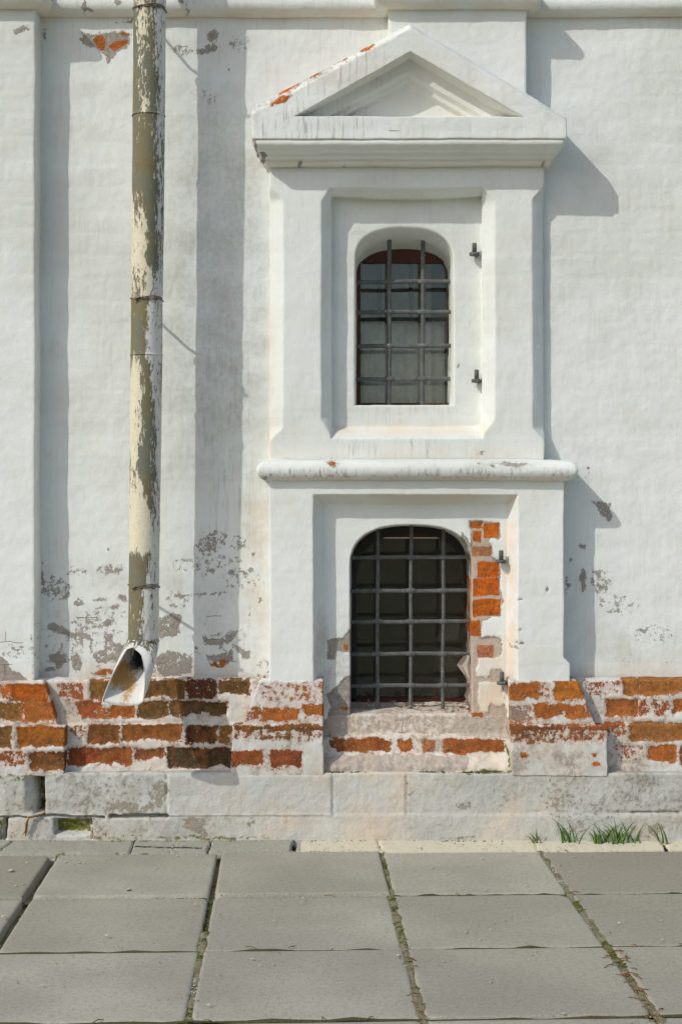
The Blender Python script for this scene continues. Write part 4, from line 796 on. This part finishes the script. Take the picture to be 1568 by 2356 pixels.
# pavement: bed with loose concrete slabs as its parts
th = math.radians(2.0); U_ = np.array([math.cos(th), math.sin(th), 0]); Vv = np.array([math.sin(th), -math.cos(th), 0]); O_ = np.array([-.480, -.275, 0]); PT = .637
def pv(u, v, z=0.): return O_ + U_ * u + Vv * v + np.array([0, 0, z])
nu, nv = 120, 60
G_ = np.array([[pv(u, v) for v in np.linspace(-.02, 4.6, nv)] for u in np.linspace(-4.2, 4.8, nu)]); G_[..., 2] = -.032
Gf = G_.reshape(-1, 3)
pave = link('pavement', raw_mesh('pavement', Gf, face_out(Gf, grid_quads(nu, nv), (0, 0, 1)), True), M_soil); pave['kind'] = 'structure'
def slab_mesh(seed):
    r_ = random.Random(seed); nn = 26; hs_ = PT / 2 - .0045; c_ = np.concatenate([[-hs_, -hs_ + .003, -hs_ + .007, -hs_ + .014], np.linspace(-hs_ + .03, hs_ - .03, nn - 8), [hs_ - .014, hs_ - .007, hs_ - .003, hs_]]); A, B = np.meshgrid(c_, c_, indexing='ij'); P = np.stack([A, B, np.zeros_like(A)], -1)
    e = np.minimum(hs_ - np.abs(A), hs_ - np.abs(B)); f = P.reshape(-1, 3) + seed * 3.7
    wv = (pn(f * 12.) * .0030 + pn(f * 45.) * .0016).reshape(A.shape)
    P[..., 2] -= .004 * np.clip(1 - e / .006, 0, 1); P[..., 1] *= (hs_ - .0045) / hs_; P[..., 0] *= (hs_ - .0040) / hs_; P[..., 2] += (pn(f * 4.) * .0016 + pn(f * 14.) * .0006).reshape(A.shape)
    P[..., 0] += np.where(hs_ - np.abs(A) < 1e-6, wv, 0); P[..., 1] += np.where(hs_ - np.abs(B) < 1e-6, wv, 0)
    for k in range(2):     # a chipped corner
        cx_, cy_ = r_.choice((-hs_, hs_)), r_.choice((-hs_, hs_)); dd = np.abs(A - cx_) + np.abs(B - cy_); P[..., 2] -= np.clip((r_.uniform(.015, .035) - dd), 0, 1) * .7
    V = list(P.reshape(-1, 3)); Qq = [tuple(a) for a in face_out(np.array(V), grid_quads(nn, nn), (0, 0, 1))]
    b = [i * nn for i in range(nn)] + [(nn - 1) * nn + j for j in range(1, nn)] + [i * nn + nn - 1 for i in range(nn - 2, -1, -1)] + [j for j in range(nn - 2, 0, -1)]
    n0 = len(V); V += [np.array([V[i][0], V[i][1], -.07]) for i in b]; m_ = len(b)
    Qq += [(b[k], n0 + k, n0 + (k + 1) % m_, b[(k + 1) % m_]) for k in range(m_)]
    mb = MB(); mb.add(V, Qq, True); me = mb.mesh('paving_slab'); me.materials.append(M_slab); return me
SM = [slab_mesh(i) for i in range(5)]
slab_z = {(0, -1): .006, (0, 0): .010, (0, 1): .002, (1, -1): -.002, (1, 0): -.003, (0, -2): .004, (1, 1): .001}
for row in range(0, 7):
    for colm in range(-5, 7):
        o = bpy.data.objects.new('paving_slab', SM[(row * 3 + colm * 7 + 40) % 5]); C.objects.link(o); o.parent = pave
        jx = random.uniform(-.004, .004) - (.016 if colm < -1 else 0); c = pv((colm + .5) * PT + jx, (row + .5) * PT + random.uniform(-.003, .003), slab_z.get((row, colm), random.uniform(-.002, .003)))
        o.location = c; o.rotation_euler = (random.uniform(-.003, .003), random.uniform(-.003, .003), th + random.choice((0, math.pi)) + random.uniform(-.004, .004))
# what has silted into the joints: sand, moss, gravel, dead bits
jm, jmoss, jl = MB(), MB(), MB()
def blob(m, c, s_, fl=.5, n_=6):
    V = []; a0 = random.random() * 6
    for (zf, rf) in ((0, 1.), (.6, .75)):
        for k in range(n_): V.append((c[0] + s_ * rf * math.cos(a0 + k * 6.283 / n_) * random.uniform(.7, 1.15), c[1] + s_ * rf * math.sin(a0 + k * 6.283 / n_) * random.uniform(.7, 1.15), c[2] + s_ * fl * zf))
    V.append((c[0], c[1], c[2] + s_ * fl))
    m.add(V, [(k, (k + 1) % n_, n_ + (k + 1) % n_, n_ + k) for k in range(n_)] + [(n_ + k, n_ + (k + 1) % n_, 2 * n_) for k in range(n_)], True)
fill = MB()
def strip(u0, v0, u1, v1, z, wd=.016):
    n_ = 90; a = []
    for k in range(n_ + 1):
        t_ = k / n_; u, v = u0 + (u1 - u0) * t_, v0 + (v1 - v0) * t_; zz_ = z + random.uniform(-.005, .004); du, dv = (wd / 2, 0) if abs(u1 - u0) < 1e-6 else (0, wd / 2)
        a += [pv(u - du, v - dv, zz_ + random.uniform(-.002, .002)), pv(u, v, zz_ + .002), pv(u + du, v + dv, zz_ + random.uniform(-.002, .002))]
    fill.add(a, [(3 * k + s_, 3 * k + s_ + 1, 3 * k + s_ + 4, 3 * k + s_ + 3) for k in range(n_) for s_ in (0, 1)], True)
for k, z in [(1, -.0005), (2, .0), (3, -.002), (-2, -.01)]: strip(k * PT, 0, k * PT, 4.0, z, .026)
strip(0, 1.05, 0, 4.0, -.004, .026); strip(0, 0, 0, 1.1, -.022, .026)
fo = fill.build('joint_sand', M_soil); fo['kind'] = 'stuff'
fill = MB()
for k in range(1, 6):
    if k == 1: strip(-3., PT, .62, PT, -.014, .022); strip(.62, PT, 3.6, PT, -.003, .022)
    else: strip(-3., k * PT, 3.6, k * PT, -.002, .022)
fo = fill.build('joint_moss', M_jmoss); fo['kind'] = 'stuff'
for k in range(2600):
    if random.random() < .5:
        cl = random.choice((0, 1, 1, 2, 2, 2)); v = random.uniform(.0, 2.2); u, z = cl * PT + random.gauss(0, .006), {0: -.018 if v < 1.05 else -.004, 1: -.001, 2: -.0005}[cl]
    else: u, v, z = random.uniform(-2.2, 2.6), random.choice((1, 2, 3)) * PT + random.gauss(0, .003), -.008
    s_ = random.uniform(.002, .007); c = pv(u, v, z + .001); n_ok = pn(np.array([c * 3.]))[0]
    if n_ok > .10 and u > -.2: blob(jmoss, c, s_ * 1.3, .55)
    elif n_ok < -.22: blob(jm, c, s_ * .8, .7, 5)
for k in range(260):
    cl = random.choice((-1, 0, 0)); c = pv(cl * PT + random.gauss(-.006 if cl else 0, .008), random.uniform(0, 2.), -.028); blob(jm, c, random.uniform(.003, .009), .7, 5)
for k in range(240):
    p = np.array(W(random.uniform(380, 860) if random.random() < .5 else random.choice((1060, 60, 300)) + random.gauss(0, 40), 1928, .158)); p[2] = .030; blob(jmoss, p + np.array([0, random.uniform(-.004, .004), -.004]), random.uniform(.002, .006), .6)
for k in range(110): p = np.array([*W(*random.choice(((1125, 1772, .135), (1003, 1773, .135), (790, 1774, .135), (1090, 1774, .135), (1140, 1772, .135))))]); p += np.array([random.gauss(0, .035), random.uniform(-.006, .002), -.005]); blob(jmoss, p, random.uniform(.003, .007), .7)
o = jmoss.build('moss', M_moss); o['kind'] = 'stuff'
def twig(m, c, L_, r_):
    a = random.random() * 6.28; d_ = np.array([math.cos(a), math.sin(a), 0]); m.tube([c - d_ * L_ / 2, c + np.array([0, 0, L_ * .12]) + random.gauss(0, .1) * L_ * np.array([-d_[1], d_[0], 0]), c + d_ * L_ / 2], [r_, r_ * 1.1, r_ * .6], 5)
for k in range(90):
    if random.random() < .72: u, v = random.choice((2, 2, 1.98, 2.03, 3, 1)) * PT + random.gauss(0, .014), random.uniform(1.3, 2.1)
    else: u, v = random.uniform(-1.8, 2.), random.choice((1, 2, 3)) * PT + random.gauss(0, .01)
    twig(jl, pv(u, v, .003), random.uniform(.012, .05), .0014)
o = jl.build('dead_leaves', M_leaf); o['kind'] = 'stuff'
# litter on the slabs: grit, paint chips, crumbs of brick
chips, crumbs = [], MB()
for k in range(300):
    u = random.uniform(-1.9, 2.6); v = 2.0 * random.random() ** 1.7; c = pv(u, v, .0075)
    if random.random() < .22: blob(crumbs, c - np.array([0, 0, .003]), random.uniform(.002, .0045), .8, 5)
    elif random.random() < .45: chips.append((*c, random.uniform(.003, .0095), .1))
    else: blob(jm, c - np.array([0, 0, .003]), random.uniform(.0018, .0055), .8, 5)
for k in range(90):
    u = random.gauss(.36, .16); chips.append((*pv(u - .48 + .48, -.012 + random.gauss(0, .008), .006), random.uniform(.003, .008), .3))
for k in range(130):
    p = np.array(W(random.uniform(-40, 1620), 1930, random.uniform(.165, .255))); p[2] = .030 - .026 * (max(0, -p[1] - .135) / .127) ** 1.3 + .001
    if random.random() < .3: chips.append((*p, random.uniform(.002, .006), .25))
    else: blob(jm, p, random.uniform(.0015, .004), .8, 5)
o = flakes('paint_chips', chips, None, M_flake); o['kind'] = 'stuff'
o = crumbs.build('brick_crumbs', M_chip); o['kind'] = 'stuff'
o = jm.build('grit', M_pebble); o['kind'] = 'stuff'
# a few pieces big enough to pick up
def gp(px, py, z=.004):
    dist = (H - z) * (D / S) / (py - VY); return ((px - VX) * dist / (D / S), -D + dist, z)
def chunk(name, c, s_, mat, lab, cat, fl=.6, group=None):
    m = MB(); n_ = 9; V = []
    for zf, rf in ((0, .85), (.35, 1.), (.75, .8), (1., .4)):
        for k in range(n_): V.append((c[0] + s_ * rf * math.cos(k * 6.283 / n_) * random.uniform(.8, 1.15), c[1] + .7 * s_ * rf * math.sin(k * 6.283 / n_) * random.uniform(.8, 1.15), c[2] + s_ * fl * zf + random.uniform(0, .12) * s_ * fl))
    m.add(V, [(r_ * n_ + k, r_ * n_ + (k + 1) % n_, (r_ + 1) * n_ + (k + 1) % n_, (r_ + 1) * n_ + k) for r_ in range(3) for k in range(n_)] + [tuple(27 + k for k in range(n_)), tuple(range(n_))[::-1]], True)
    return thing(m.build(name, mat), lab, cat, group)
chunk('brick_fragment', gp(199, 1851, .020), .013, M_chip, 'orange brick fragment lying on the grey cement strip under the mossy hollow', 'brick fragment', .9)
for (px, py, s_, lab) in [(26, 2004, .020, 'largest white paint flake, on the slab at the left edge of the paving'), (296, 2048, .017, 'long white paint flake on the near edge of the front-row slab below the outlet'), (9, 2110, .014, 'white paint flake on the second-row slab at the left edge')]:
    c = gp(px, py, .008); ob = flakes('paint_flake', [(c[0], c[1], c[2] + .002, s_, .05)], None, M_flake); thing(ob, lab, 'paint flake', 'white paint flakes on the paving')
m = MB(); pts = [W(118, 1858, .10), W(105, 1871, .13), W(88, 1876, .16), W(66, 1881, .170), W(62, 1896, .172), W(60, 1912, .170), W(56, 1922, .168)]
for k in range(4): m.tube([np.array(p) + np.array([random.gauss(0, .003), random.gauss(0, .002), random.gauss(0, .003)]) for p in pts], [.004, .004, .0035, .004, .0035, .0025, .001], 6)
thing(m.build('dry_root', M_root), 'rust brown dry root hanging over the cracked stone at the mossy gap', 'root')

# ------------------------------------------------------------------ grass tufts at the foot of the wall
def tuft(px, n_, hmax, spread, lab, lean=0.):
    base = np.array(W(px, 1926, .162)); base[2] = .020; m = MB()
    for k in range(n_):
        b = base + np.array([random.gauss(0, spread), random.uniform(-.022, .006), 0]); h_ = hmax * random.uniform(.35, 1.0); a = random.uniform(-1, 1) * .95 + lean; f = random.uniform(-.45, .1); wd = random.uniform(.0026, .0052)
        K_ = 7; Lf, Rt, Bk = [], [], []
        for i in range(K_):
            t_ = i / (K_ - 1); c = b + np.array([math.sin(a) * h_ * t_ * (.4 + .6 * t_), f * h_ * t_ * t_ - .1 * h_ * t_, h_ * t_ * (1 - .28 * abs(a) * t_)]); w_ = wd * (1 - t_ ** 1.6) + .0002
            Lf.append(c + (-w_, 0, 0)); Rt.append(c + (w_, .001, 0)); Bk.append(c + (0, .0016, 0))
        V = Lf + Rt + Bk; F = []
        for i in range(K_ - 1):
            F += [(i, i + 1, K_ + i + 1, K_ + i), (K_ + i, K_ + i + 1, 2 * K_ + i + 1, 2 * K_ + i), (2 * K_ + i, 2 * K_ + i + 1, i + 1, i)]
        m.add(V, F, True)
    return thing(m.build('grass_tuft', M_grass), lab, 'grass tuft', 'grass tufts along the stone base')
tuft(1418, 30, .125, .038, 'thickest bushy green grass tuft at the foot of the stone base')
tuft(1305, 10, .135, .018, 'upright sparse grass tuft left of the thickest tuft', .1)
tuft(1232, 5, .075, .010, 'tiny thin sprig of grass farthest left along the stone base', -.3)
tuft(1522, 4, .105, .012, 'small dark tuft with one tall stalk by the cement crack right of the thickest tuft')
tuft(1372, 8, .085, .008, 'narrow little tuft tight against the left side of the thickest tuft', -.1)
